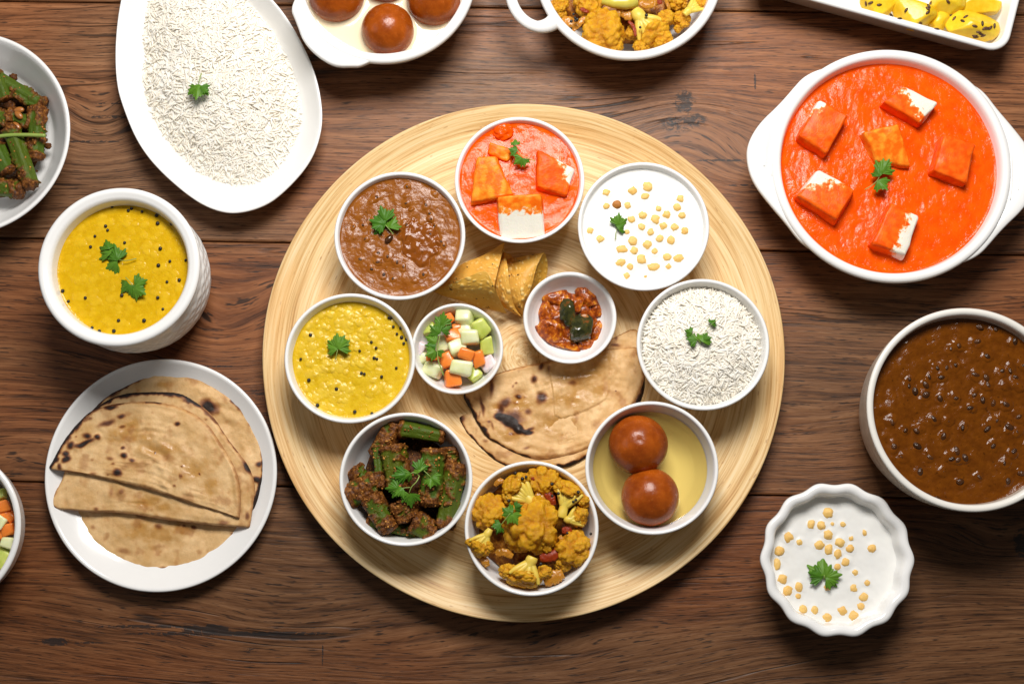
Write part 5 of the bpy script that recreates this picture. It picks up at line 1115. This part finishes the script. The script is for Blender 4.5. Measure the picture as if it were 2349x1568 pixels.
class Fm:
    def __init__(s, k, ox, oy): s.k, s.ox, s.oy = k, ox, oy
    def __call__(s, a, b): return (a*s.k+s.ox, b*s.k+s.oy)
fr_ = Fm(.3745, 0, 793)
r1_out = [(545, 420), (640, 320), (720, 270), (820, 210), (920, 160), (1020, 138), (1120, 152), (1230, 190), (1300, 230), (1400, 300), (1480, 360), (1520, 425), (1570, 530), (1605, 600), (1622, 690), (1615, 780), (1600, 860), (1580, 960), (1545, 1020), (1300, 1010), (1000, 900), (700, 760), (540, 600)]
r0_out = [(435, 1000), (450, 1080), (480, 1150), (520, 1210), (565, 1262), (640, 1312), (740, 1347), (850, 1385), (960, 1396), (1080, 1396), (1190, 1370), (1285, 1308), (1380, 1240), (1445, 1185), (1490, 1100), (1490, 1000), (1430, 850), (1300, 760), (1000, 700), (700, 740), (500, 860)]
r2_out = [(530, 425), (600, 368), (700, 310), (790, 289), (870, 283), (960, 282), (1060, 283), (1130, 300), (1200, 345), (1280, 400), (1340, 480), (1400, 580), (1460, 650), (1520, 730), (1550, 800), (1566, 880), (1552, 960), (1532, 1105), (1525, 1112), (1500, 1110), (1400, 1104), (1285, 1096), (1150, 1080), (980, 1060), (860, 1036), (760, 1025), (640, 1016), (560, 1018), (440, 1006), (325, 997), (312, 985), (312, 955), (335, 895), (370, 845), (400, 765), (440, 600)]
r3_out = [(300, 745), (306, 735), (330, 698), (370, 618), (420, 540), (480, 470), (540, 408), (640, 368), (760, 349), (880, 341), (980, 344), (1100, 374), (1200, 418), (1280, 488), (1350, 590), (1402, 680), (1450, 762), (1470, 860), (1476, 960), (1467, 1052), (1462, 1057), (1440, 1048), (1350, 1016), (1240, 986), (1130, 946), (1010, 910), (900, 871), (800, 851), (700, 826), (600, 801), (500, 781), (390, 766), (320, 758)]
bread('flatbread', 'flatbread lowest on the plate, its oily lower half showing below the folded ones', r0_out, fr_, .0065, .0016,
      [(465, 1085, 16, 22, 0, .6), (505, 1175, 18, 14, 0, .75), (570, 1110, 12, 10, 0, .35), (680, 1318, 42, 9, .4, .8), (765, 1258, 34, 15, .2, .35), (1000, 1362, 20, 12, 0, .5), (1130, 1105, 14, 12, 0, .5), (1190, 1112, 13, 11, 0, .6), (975, 1100, 22, 18, 0, .5), (1425, 1150, 13, 11, 0, .5), (1275, 1300, 14, 10, 0, .5), (1045, 1372, 14, 9, 0, .5)],
      [([(440, 1040), (480, 1150), (560, 1260), (640, 1312), (740, 1347)], 9, .7), ([(740, 1347), (960, 1396), (1190, 1370)], 7, .65), ([(1285, 1308), (1445, 1185)], 5, .4)], [(870, 1130, 110, 60), (1000, 1150, 140, 70), (1120, 1120, 80, 50)],
      [([(520, 1060), (560, 1140), (660, 1240), (760, 1290)], .0007, 5), ([(900, 1330), (1000, 1270), (1180, 1200), (1240, 1140)], .0008, 6)], seed=2)
bread('flatbread', 'rearmost flatbread on the plate with a black blister and charred right edge', r1_out, fr_, .0100, .0016,
      [(1285, 372, 48, 34, .5, 1.0), (700, 292, 26, 20, -.5, .8), (990, 160, 18, 10, 0, .6), (1590, 725, 20, 16, 0, .8), (1583, 820, 22, 18, 0, .95), (1470, 375, 20, 20, 0, .6), (1530, 480, 14, 12, 0, .4), (1270, 445, 14, 12, 0, .3)],
      [([(560, 400), (640, 322), (720, 270), (920, 162)], 8, .75), ([(1000, 140), (1120, 153), (1230, 190), (1380, 285)], 8, .7), ([(1440, 335), (1480, 362), (1520, 425)], 12, 1.0), ([(1605, 590), (1622, 690), (1615, 790), (1598, 870), (1550, 1010)], 10, .95)], [(1000, 230, 60, 30)],
      [([(900, 250), (1000, 225), (1120, 260), (1260, 290), (1400, 350)], .0011, 8), ([(950, 190), (1010, 240), (1080, 235)], .001, 8), ([(1380, 420), (1450, 480), (1490, 600), (1500, 700)], .0010, 8)], seed=4, puff=.0018)
bread('flatbread', 'half folded flatbread under the top one, its cut edge running across the plate', r2_out, fr_, .0142, .0019,
      [(745, 895, 14, 20, .6, .45), (590, 998, 14, 12, 0, .5), (1520, 1040, 14, 24, 0, .55), (1370, 1085, 30, 16, 0, .45), (910, 293, 16, 10, 0, .6), (1270, 445, 10, 8, 0, .4), (1518, 745, 14, 40, -.5, .95), (690, 890, 10, 30, .2, .35), (935, 1000, 8, 8, 0, .3)],
      [([(530, 425), (600, 368), (700, 310), (870, 284), (1060, 284)], 10, .9), ([(1060, 284), (1130, 300), (1215, 355)], 14, 1.0), ([(1215, 355), (1340, 480), (1460, 650)], 6, .55), ([(312, 950), (312, 985), (330, 996)], 10, .8), ([(440, 1006), (760, 1025), (980, 1060), (1285, 1096)], 3, .35)], [(900, 960, 110, 40), (1010, 990, 90, 40), (950, 940, 60, 30)],
      [([(430, 860), (425, 930), (440, 1000)], .0009, 5), ([(500, 800), (455, 870), (440, 960)], .0007, 5), ([(1280, 1000), (1290, 1050), (1270, 1095)], .0008, 5), ([(1350, 1030), (1300, 1090)], .0008, 5), ([(660, 890), (690, 960)], .0008, 7), ([(1480, 800), (1490, 900), (1495, 1000)], .0009, 5), ([(1520, 830), (1535, 960)], .0007, 4)], seed=6, puff=.0014)
bread('flatbread', 'top folded flatbread on the plate with charred left edge and brown spots', r3_out, fr_, .0186, .0021,
      [(682, 378, 34, 14, -.1, .9), (755, 432, 22, 12, -.2, .75), (665, 475, 48, 16, -.35, .62), (560, 445, 16, 10, 0, .5), (482, 492, 15, 28, .3, .9), (540, 557, 22, 18, 0, .85), (605, 563, 18, 13, 0, .8), (515, 600, 60, 12, -.35, .95), (440, 615, 22, 20, 0, .8), (412, 663, 20, 16, 0, .85), (418, 698, 26, 15, -.4, .9), (765, 680, 17, 18, 0, .85), (818, 705, 18, 12, 0, .7), (725, 780, 27, 17, .5, .85), (682, 690, 22, 10, 0, .45), (700, 725, 10, 9, 0, .5), (1090, 478, 17, 14, .3, .8), (790, 570, 36, 20, 0, .30), (762, 625, 13, 10, 0, .7), (755, 500, 15, 10, 0, .5), (1077, 852, 12, 9, 0, .5), (370, 742, 14, 20, 0, .75), (570, 787, 22, 10, 0, .45), (475, 555, 8, 7, 0, .5), (570, 700, 14, 8, 0, .35), (955, 658, 5, 5, 0, .9), (1118, 738, 6, 5, 0, .9), (1230, 785, 6, 6, 0, .8), (1115, 795, 10, 14, 0, .5), (670, 785, 8, 7, 0, .6)],
      [([(300, 745), (330, 698), (370, 618), (420, 540), (480, 470), (540, 408)], 13, 1.0), ([(540, 408), (640, 368), (760, 349)], 6, .6), ([(900, 341), (980, 344)], 6, .75), ([(320, 758), (500, 781), (800, 851), (1010, 910), (1240, 986), (1460, 1056)], 3.5, .45)],
      [(780, 540, 120, 50), (1000, 630, 160, 50), (870, 560, 90, 40), (1180, 760, 130, 90), (1300, 850, 70, 60), (700, 580, 50, 25), (820, 480, 60, 40)],
      [([(960, 560), (1040, 562), (1110, 610), (1145, 665)], .0010, 5), ([(740, 655), (850, 650), (930, 672), (1000, 725), (1018, 790), (1005, 850)], .0014, 6), ([(720, 520), (820, 540), (950, 590), (1060, 650), (1200, 690), (1300, 780)], .0012, 9), ([(860, 730), (855, 800), (850, 850)], .0009, 4), ([(480, 620), (570, 590), (610, 560)], .0010, 5), ([(1260, 440), (1320, 560), (1400, 700), (1450, 830), (1460, 960)], .0010, 5), ([(1010, 850), (1040, 870), (1040, 900)], .001, 4)], seed=9, puff=.0015)
fb_ = Fm(.25, 998.4, 734)
b2_out = [(212, 900), (216, 885), (260, 865), (310, 850), (500, 800), (900, 700), (1400, 400), (1500, 250), (1590, 182), (1700, 130), (1842, 60), (1872, 160), (1900, 300), (1925, 560), (1912, 680), (1860, 800), (1700, 980), (1500, 1180), (1380, 1262), (1300, 1312), (1190, 1358), (1050, 1345), (900, 1365), (750, 1360), (630, 1332), (540, 1282), (440, 1203), (360, 1122), (290, 1052), (240, 972)]
b1_out = [(250, 690), (300, 615), (430, 545), (560, 490), (680, 454), (820, 420), (900, 404), (1040, 376), (1250, 330), (1450, 290), (1560, 266), (1660, 260), (1780, 254), (1856, 242), (1880, 330), (1905, 430), (1922, 530), (1895, 620), (1845, 740), (1760, 860), (1650, 980), (1520, 1110), (1380, 1188), (1250, 1240), (1100, 1266), (980, 1280), (880, 1266), (760, 1232), (650, 1182), (560, 1122), (480, 1082), (420, 1002), (360, 902), (330, 832), (285, 762)]
bread('flatbread', 'lower flatbread under the folded one on the bamboo board, edge charred', b2_out, fb_, ZB+.0006, .0024,
      [(240, 915, 26, 34, .3, .75), (1660, 165, 12, 18, 0, .6), (1640, 232, 50, 14, 0, .6), (460, 1105, 22, 14, 0, .4), (1190, 1345, 60, 16, -.3, .85)],
      [([(215, 900), (240, 972), (290, 1052), (360, 1122), (440, 1203), (540, 1282), (640, 1333)], 12, .95), ([(1130, 1356), (1190, 1358), (1300, 1312), (1380, 1262)], 16, 1.0), ([(1925, 560), (1905, 690), (1860, 790)], 22, .9), ([(1590, 182), (1842, 60)], 4, .4)], [], [([(330, 900), (430, 1060), (560, 1180), (700, 1280)], .0010, 6)], seed=12)
bread('flatbread', 'oily folded flatbread on the bamboo board with a black charred blister', b1_out, fb_, ZB+.0040, .0020,
      [(612, 888, 55.0, 32.199999999999996, .3, 1.5), (690, 932, 68.75, 43.699999999999996, .5, 1.5), (765, 992, 62.5, 34.5, .6, 1.5), (830, 1022, 52.5, 20.7, .2, 1.5), (640, 765, 58, 40, -.2, .66), (598, 825, 30, 75, .15, .66), (720, 890, 85, 60, .5, .62), (975, 712, 42, 48, .3, .72), (905, 540, 28, 36, .4, .70), (765, 697, 28, 18, .1, .72), (822, 710, 14, 10, 0, .4), (850, 838, 34, 28, .4, .55), (1255, 578, 42, 24, .1, .48), (518, 620, 18, 80, .1, .62), (430, 790, 13, 80, -.2, .65), (410, 880, 10, 40, 0, .5), (975, 425, 24, 32, .5, .62), (745, 578, 14, 10, 0, .5), (715, 607, 10, 16, 0, .45), (490, 930, 22, 16, 0, .55), (525, 970, 12, 44, -.3, .5), (705, 1045, 30, 16, 0, .5), (830, 1166, 30, 12, 0, .45), (310, 780, 24, 40, -.4, .65), (1050, 450, 10, 20, 0, .4), (1660, 640, 5, 5, 0, .8), (735, 755, 30, 14, 0, .35), (860, 1000, 34, 14, -.3, .7)],
      [([(250, 690), (285, 762), (330, 832), (360, 902), (420, 1002), (480, 1082)], 16, 1.05), ([(480, 1082), (560, 1122), (650, 1182), (760, 1232), (860, 1262)], 9, .85), ([(980, 1280), (1250, 1240)], 5, .45), ([(560, 490), (690, 452)], 5, .5), ([(1640, 262), (1860, 242)], 4, .4)],
      [(800, 760, 140, 110), (1300, 520, 270, 170), (1500, 420, 150, 130), (1250, 740, 250, 100), (560, 800, 60, 50), (1100, 950, 180, 110), (700, 1060, 150, 70), (1500, 640, 90, 70), (1250, 1000, 120, 50)],
      [([(935, 430), (930, 540), (960, 640)], .0010, 5), ([(1660, 290), (1650, 420), (1600, 600), (1580, 700)], .0012, 5), ([(1780, 400), (1720, 520)], .001, 6), ([(520, 1040), (600, 1120), (760, 1190), (940, 1215), (1150, 1205)], .0011, 5), ([(960, 1165), (1200, 1165), (1380, 1110)], .0008, 4), ([(380, 680), (400, 800), (460, 950)], .0010, 6), ([(1890, 560), (1800, 700), (1720, 790)], .0010, 5), ([(480, 760), (540, 940), (680, 1080)], .0009, 7)],
      [([(1045, 400), (1040, 460), (1075, 640), (1092, 870), (1155, 908), (1280, 870), (1400, 820), (1500, 770), (1570, 720), (1595, 640), (1600, 450), (1590, 300), (1400, 330)], .0012)], seed=15, puff=.0018,
      zb=lambda P: .0012*np.exp(-((P-PX(*fb_(1000, 700), 0)[:2])**2).sum(1)/.06**2))

# ------------------------------------------------------------------ papad: thin crisp sheets rolled to cones
s = Sh('fried_papad'); p = s.obj(); bl = s.attr('blister'); n = s.noise(p, 60, 3); rn = s.attr('tone')
c = s.mix(n, (.64, .30, .040), (.78, .45, .095)); c = s.mix(s.ramp(bl, [(.2, 0.0), (.9, .75)]), c, (.86, .62, .25)); c = s.mix(rn, c, s.mix(1.0, c, (.74, .80, .62), 'MULTIPLY'))
sp = s.ramp(s.noise(p, 210, 1), [(.715, 0.0), (.735, .9)]); c = s.mix(sp, c, (.055, .025, .010)); c = s.mix(s.ramp(s.noise(p, 520, 2), [(.64, 0.0), (.72, .4)]), c, (.40, .16, .025))
s.set(Base_Color=c, Roughness=.45, Specular_IOR_Level=.25).sss(.15, (1, .6, .2), .002); s.bump(s.noise(p, 300, 3), .4, .0008); M_PAP = s.m
fpp = Fm(.15, 939.7, 528.6)
def patch(A, B_, tone, seed, zA, zB, bulge, n=56, m=70, parts=None):
    """ruled sheet between two measured border lines A and B with heights, arched between them, thin but solid"""
    a = resample(smooth_poly(A, None, False, 2), n, False); b = resample(smooth_poly(B_, None, False, 2), n, False); rngp = np.random.RandomState(seed)
    za = np.interp(np.linspace(0, 1, n), np.linspace(0, 1, len(zA)), zA); zb = np.interp(np.linspace(0, 1, n), np.linspace(0, 1, len(zB)), zB); v = np.linspace(0, 1, m)
    M_ = a[:, None]*(1-v)[None, :, None]+b[:, None]*v[None, :, None]; Z = za[:, None]*(1-v)+zb[:, None]*v+bulge*np.sin(PI*v)[None]*np.interp(np.linspace(0, 1, n), [0, .3, 1], [.15, .7, 1])[:, None]
    flat = M_.reshape(-1, 2); Zf = Z.ravel(); Pw = np.array([PX(*fpp(x, y), z) for (x, y), z in zip(flat, Zf)])
    bl = np.zeros(len(flat))
    k = int(np.ptp(flat[:, 0])*np.ptp(flat[:, 1])/2600); lo, hi = flat.min(0), flat.max(0)
    for _ in range(min(k, 260)):
        c = rngp.uniform(lo, hi); r = rngp.choice([9, 12, 16, 22, 32], p=[.35, .3, .2, .1, .05]); d = np.hypot(*(flat-c).T); bl = np.maximum(bl, np.where(d < r, np.sqrt(np.maximum(1-(d/r)**2, 0)), 0)*(.35+r/40))
    Pw[:, 2] += bl*.0011+.0005*fbm(Pw, 90, 3, seed); parts.append((Pw.reshape(n, m, 3), np.clip(bl, 0, 1), tone))
def papad(label, patches):
    parts = []
    for q in patches: patch(*q, parts=parts)
    Vs, Fs, at, tn, o = [], [], [], [], 0
    for G, bl, tone in parts:
        n, m, _ = G.shape; top = G.reshape(-1, 3); bot = top-np.array([0, 0, .0008]); V = np.vstack([top, bot]); N = n*m
        f = grid_faces(n, m, False); g = f[:, ::-1]+N; bd = np.concatenate([np.arange(m), np.arange(1, n)*m+m-1, (n-1)*m+np.arange(m-2, -1, -1), np.arange(n-2, 0, -1)*m]); nb = np.roll(bd, -1)
        side = np.stack([bd, nb, nb+N, bd+N], 1); Vs.append(V); Fs += [f+o, g+o, side+o]; at += [bl, bl*0]; tn.append(np.full(2*N, tone)); o += 2*N
    V = np.concatenate(Vs); ob = mk('papad', V, Fs, M_PAP, attrs={'blister': np.concatenate(at), 'tone': np.concatenate(tn)}, loc=(*V[:, :2].mean(0), ZB)); auto_normals(ob.data); tag(ob, label, 'papad', 'rolled papads')
zp0 = ZB+.002
papad('rolled papad cone at the left with a pointed flap folded over its front', [
    ([(380, 935), (600, 700), (800, 492), (1100, 400), (1450, 180)], [(380, 935), (700, 850), (1000, 800), (1200, 820), (1290, 870)], .1, 1, [zp0, zp0+.006, zp0+.012, zp0+.018, zp0+.022], [zp0+.001, zp0+.012, zp0+.020, zp0+.026, zp0+.028], .004),
    ([(380, 930), (620, 820), (880, 715), (1155, 592), (1250, 720), (1290, 870)], [(385, 945), (550, 1012), (850, 1092), (1080, 1180), (1250, 1212), (1485, 1272)], .75, 2, [zp0+.003, zp0+.020, zp0+.030, zp0+.036, zp0+.036, zp0+.036], [zp0, zp0+.001, zp0+.002, zp0+.003, zp0+.004, zp0+.008], .010),
    ([(1450, 185), (1400, 420), (1350, 620), (1300, 860)], [(1452, 230), (1440, 330), (1540, 360), (1580, 420)], .3, 3, [zp0+.020]*4, [zp0+.012, zp0+.010, zp0+.004, zp0+.004], .0)])
papad('rolled papad cone at the right with an open dark mouth', [
    ([(1440, 330), (1360, 620), (1300, 860), (1340, 1020), (1400, 1150), (1520, 1230), (1715, 1322)], [(1446, 330), (1498, 520), (1530, 870), (1560, 1020), (1600, 1150), (1660, 1240), (1722, 1326)], .15, 4, [zp0+.012, zp0+.020, zp0+.024, zp0+.020, zp0+.014, zp0+.010, zp0+.004], [zp0+.014, zp0+.024, zp0+.029, zp0+.027, zp0+.022, zp0+.013, zp0+.005], .003),
    ([(1470, 445), (1490, 600), (1520, 870), (1580, 1120), (1720, 1324)], [(2050, 335), (1990, 450), (1925, 600), (1870, 870), (1740, 1215)], .2, 5, [zp0+.008, zp0+.016, zp0+.020, zp0+.016, zp0+.003], [zp0+.024, zp0+.023, zp0+.021, zp0+.018, zp0+.006], .006),
    ([(2052, 335), (2000, 450), (1935, 600), (1872, 880), (1745, 1215)], [(2070, 345), (2108, 450), (2115, 660), (2000, 900), (1760, 1220)], .9, 6, [zp0+.023, zp0+.020, zp0+.016, zp0+.012, zp0+.004], [zp0+.019, zp0+.012, zp0+.007, zp0+.003, zp0+.001], -.004)])  # inner sheet toned darkest: shade inside the mouth put into the colour

# ------------------------------------------------------------------ coriander
s = Sh('coriander_leaf'); p = s.obj(); n = s.noise(p, 240, 2); tn = s.rnd()
c = s.mix(n, (.035, .135, .008), (.085, .235, .018)); c = s.mix(s.mul(tn, .75), c, (.17, .34, .03))
s.set(Base_Color=c, Roughness=.42, Specular_IOR_Level=.25); s.bump(n, .5, .0006)
tl = s.n.new('ShaderNodeBsdfTranslucent'); s.put(tl.inputs[0], s.mix(1.0, c, (1.6, 1.7, .8), 'MULTIPLY')); mx = s.n.new('ShaderNodeMixShader'); mx.inputs[0].default_value = .25
s.t.links.new(s.b.outputs[0], mx.inputs[1]); s.t.links.new(tl.outputs[0], mx.inputs[2]); s.t.links.new(mx.outputs[0], s.out.inputs[0]); M_LEAF = s.m
s = Sh('coriander_stem'); s.set(Base_Color=s.mix(s.noise(s.obj(), 90, 2), (.20, .30, .05), (.30, .38, .09)), Roughness=.35); M_STEM = s.m
def leaflet(L, seed, wide=1.0):
    r = np.random.RandomState(seed); N = 97; th = np.linspace(-1.5, 1.5, N)*wide; env = np.zeros(N); tooth = np.ones(N)
    for cen_, amp, w in ((-.95*wide, .80+r.uniform(-.08, .08), .56*wide), (0, 1.0, .52*wide), (.95*wide, .80+r.uniform(-.08, .08), .56*wide)):
        t = (th-cen_)/w; e = amp*np.sqrt(np.clip(1-t*t, 0, 1)); up = e > env; env = np.maximum(env, e); tooth = np.where(up, (.90+.10*np.cos(t*2.5*2*PI/1.9+r.uniform(-.3, .3))), tooth)
    rr = L*(.30+.70*env)*tooth; K = 7; V = [np.array([[0, 0, 0]])]
    for k in range(1, K+1):
        q = k/K; x, y = rr*q*np.cos(th), rr*q*np.sin(th); z = L*(.07*q*np.cos(3*th/wide+r.uniform(-.4, .4))+.05*q*q*np.sin(4*th+seed)-.20*q*q+.06)*.8; V.append(np.stack([x, y, z], 1))
    V = np.concatenate(V); F3 = np.stack([np.zeros(N-1, int), 1+np.arange(N-1), 2+np.arange(N-1)], 1); F4 = grid_faces(K, N, False, 1)
    nv = len(V); V2 = V-np.array([0, 0, .00018]); return np.vstack([V, V2]), [F3, F4, F3[:, ::-1]+nv, F4[:, ::-1]+nv]
_sk = [0]
def sprig(label, stem, leaves, z, wstem=2.2, lift=.002, branches=()):
    c = PX(*stem[0], z); root = empty('coriander_sprig', tuple(c)); tag(root, label, 'coriander', 'coriander sprigs')
    def line(pts, w, nm='stem'):
        P = PXS(smooth_poly(pts, 20, False, 2), z+lift)-c; P[:, 2] += .0015*np.sin(np.linspace(0, PI, 20)); V, F = tube(P, np.linspace(w, w*.6, 20)/2*SC(*stem[0], z), 8); mk(nm, V, F, M_STEM, root)
    line(stem, wstem)
    for b in branches: line(b, wstem*.7)
    for (x, y, ang, L) in leaves:
        _sk[0] += 1; V, F = leaflet(L*.9*SC(x, y, z), _sk[0], .80+.2*random.random()); o = link('leaflet', mesh('leaflet', V, F, M_LEAF), root, tuple(PX(x, y, z+lift+.001+random.uniform(0, .0012))-c), (random.uniform(-.32, .32), random.uniform(-.32, .32), R(ang)))
        auto_normals(o.data)
sprig('single light green coriander leaf on the platter rice', [(462, 169), (459, 185), (455, 196)], [(455, 194, -95, 44), (452, 200, -150, 30), (458, 200, -35, 30)], .0395, 3)
sprig('three lobed coriander leaf cluster with a stem on the pot dal', [f2_(1085, 672), f2_(1020, 692), f2_(960, 690), f2_(900, 665)], [(*f2_(880, 640), 150, 40), (*f2_(935, 690), 105, 46), (*f2_(935, 695), 205, 44), (*f2_(870, 600), 115, 34)], ZD2+.0005)
sprig('lower right coriander leaf on the pot dal', [f2_(1000, 822), f2_(1040, 860), f2_(1065, 900)], [(*f2_(1010, 850), -120, 38), (*f2_(1070, 880), 20, 36), (*f2_(1065, 905), -30, 38), (*f2_(1040, 880), -85, 34)], ZD2+.0005)
sprig('dark green coriander sprig on the brown dal in the board bowl', [fbd(530, 950), fbd(490, 905), fbd(450, 860)], [(*fbd(475, 880), 165, 45), (*fbd(470, 860), 108, 44), (*fbd(500, 905), 62, 36), (*fbd(450, 880), 200, 30)], ZK1+.001)
sprig('small coriander sprig on the paneer curry in the topmost board bowl', [fbd(1555, 425), fbd(1490, 400), fbd(1445, 385), fbd(1420, 340), fbd(1410, 300)], [(*fbd(1420, 350), 165, 24), (*fbd(1410, 310), 95, 20), (*fbd(1460, 400), -145, 28), (*fbd(1465, 400), -85, 24)], ZP1+.006)
sprig('coriander sprig on the middle of the large paneer dish', [(1984, 435), (2000, 426), (2012, 415), (2020, 400)], [(2022, 398, 62, 42), (2018, 405, 110, 30), (2014, 414, -50, 36), (2024, 385, 30, 28)], ZP2+.007)
sprig('slender upright coriander leaf in the round raita bowl', [fa(577, 478), fa(576, 440), fa(592, 400)], [(*fa(592, 400), 85, 34), (*fa(590, 420), 40, 24), (*fa(596, 380), 125, 22)], ZR1+.0006, 2)
sprig('three lobed dark green coriander leaf in the fluted bowl', [fb(345, 1200), fb(345, 1180)], [(*fb(345, 1190), 88, 56), (*fb(340, 1195), 160, 42), (*fb(350, 1195), 10, 44), (*fb(352, 1198), -20, 34)], ZR2+.0008, 3)
sprig('fan shaped coriander leaf on the yellow dal in the board bowl', [f1_(612, 712), f1_(625, 660), f1_(640, 600)], [(*f1_(632, 620), 95, 42), (*f1_(628, 625), 150, 34), (*f1_(640, 620), 40, 38), (*f1_(640, 585), 60, 32)], ZD1+.0025)
sprig('forked coriander sprig on the rice in the board bowl', [fa(1050, 1052), fa(1015, 1020), fa(990, 985)], [(*fa(1000, 1000), 150, 22), (*fa(1030, 1035), 175, 28), (*fa(1055, 1045), 55, 30), (*fa(1065, 1040), 20, 24), (*fa(1110, 950), 50, 20)], bw['rice'].z0+bw['rice'].h+.0045, 2, branches=[[fa(1050, 1050), fa(1075, 985), fa(1115, 945), fa(1155, 918)]])
sprig('long coriander sprig lying on the small salad bowl', [f1_(1605, 860), f1_(1565, 760), f1_(1545, 680), f1_(1550, 590), f1_(1575, 470), f1_(1590, 380)], [(*f1_(1585, 400), 80, 36), (*f1_(1580, 450), 25, 30), (*f1_(1565, 480), 140, 34), (*f1_(1570, 440), 110, 30), (*f1_(1540, 560), 150, 34), (*f1_(1535, 590), 175, 30), (*f1_(1530, 640), 205, 30), (*f1_(1545, 630), -60, 22), (*f1_(1520, 620), 235, 26)], zs_+.015, 3)
sprig('branching coriander sprig lying over the okra in the board bowl', [fo(870, 690), fo(850, 740), fo(800, 785), fo(780, 840)], [(*fo(865, 640), 75, 34), (*fo(870, 660), 120, 26), (*fo(760, 680), 185, 40), (*fo(800, 670), 210, 30), (*fo(690, 800), 180, 36), (*fo(730, 800), 220, 30), (*fo(790, 840), -85, 40), (*fo(785, 850), -130, 26), (*fo(970, 700), -40, 32), (*fo(975, 710), -95, 28)], zo+.017, 3, branches=[[fo(870, 690), fo(830, 655), fo(760, 680), fo(690, 690)], [fo(790, 790), fo(730, 795), fo(640, 825)], [fo(905, 640), fo(950, 680), fo(1000, 730)]])
sprig('bright green coriander sprig on the cauliflower in the board bowl', [fc(515, 765), fc(465, 815), fc(420, 870), fc(350, 960)], [(*fc(470, 830), 165, 30), (*fc(440, 840), 140, 24), (*fc(460, 840), -60, 32), (*fc(380, 920), 190, 26), (*fc(370, 930), -110, 24), (*fc(480, 800), 20, 22)], zc+.022, 2.4)
V, F = tube(PXS(smooth_poly([fo2(-80, 765), fo2(60, 746), fo2(180, 744), fo2(310, 750)], 24, False, 2), .040), .0017, 10)
tag(mk('herb_stem', V, F, M_STEM, loc=tuple(PX(*fo2(100, 748), .04))), 'pale green herb stem lying across the okra in the wide bowl', 'herb stem')

# ------------------------------------------------------------------ tell the many small alike things apart by where they lie
CLOCK = ['twelve', 'one', 'two', 'three', 'four', 'five', 'six', 'seven', 'eight', 'nine', 'ten', 'eleven']
ORD = ['innermost', 'second out', 'third out', 'fourth out', 'fifth out', 'sixth out', 'seventh out', 'eighth out', 'ninth out', 'tenth out', 'eleventh out', 'twelfth out']
def by_place(group, what, where, centre=None):
    obs = [o for o in C.objects if o.get('group') == group]
    c = centre if centre is not None else np.mean([np.array(o.location)[:2] for o in obs], axis=0); sec = {}
    for o in obs:
        d = np.array(o.location)[:2]-c; k = int(round(math.atan2(d[0], d[1])/(PI/6))) % 12; sec.setdefault(k, []).append((math.hypot(*d), o))
    for k, lst in sec.items():
        lst.sort(key=lambda q: q[0])
        for i, (_, o) in enumerate(lst): o['label'] = f"{what} towards {CLOCK[k]} o'clock {where}"+(f', {ORD[i]}' if len(lst) > 1 else '')
xy = lambda k: np.array([bw[k].x, bw[k].y])
by_place('boondi balls in the round raita bowl', 'golden boondi ball', 'in the round raita bowl', xy('raita'))
by_place('boondi balls in the fluted bowl', 'golden boondi ball', 'in the fluted bowl', xy('raita2'))
by_place('lentils in the beige pot of dal', 'dark lentil', 'in the beige pot', xy('black2'))
by_place('lentils in the board bowl of brown dal', 'dark lentil', 'in the brown dal bowl', xy('black'))
by_place('mustard seeds on the board bowl of dal', 'black mustard seed', 'in the yellow dal bowl', xy('dal'))
by_place('mustard seeds in the white pot', 'black mustard seed', 'in the white dal pot', xy('pot'))
by_place('mustard seeds on the board cauliflower', 'black mustard seed', 'in the cauliflower bowl', xy('cauli'))
by_place('mustard seeds in the loop handled dish', 'black mustard seed', 'among its cluster in the loop handled dish')
by_place('cumin seeds on the potatoes', 'dark cumin seed', 'of the potato heap')
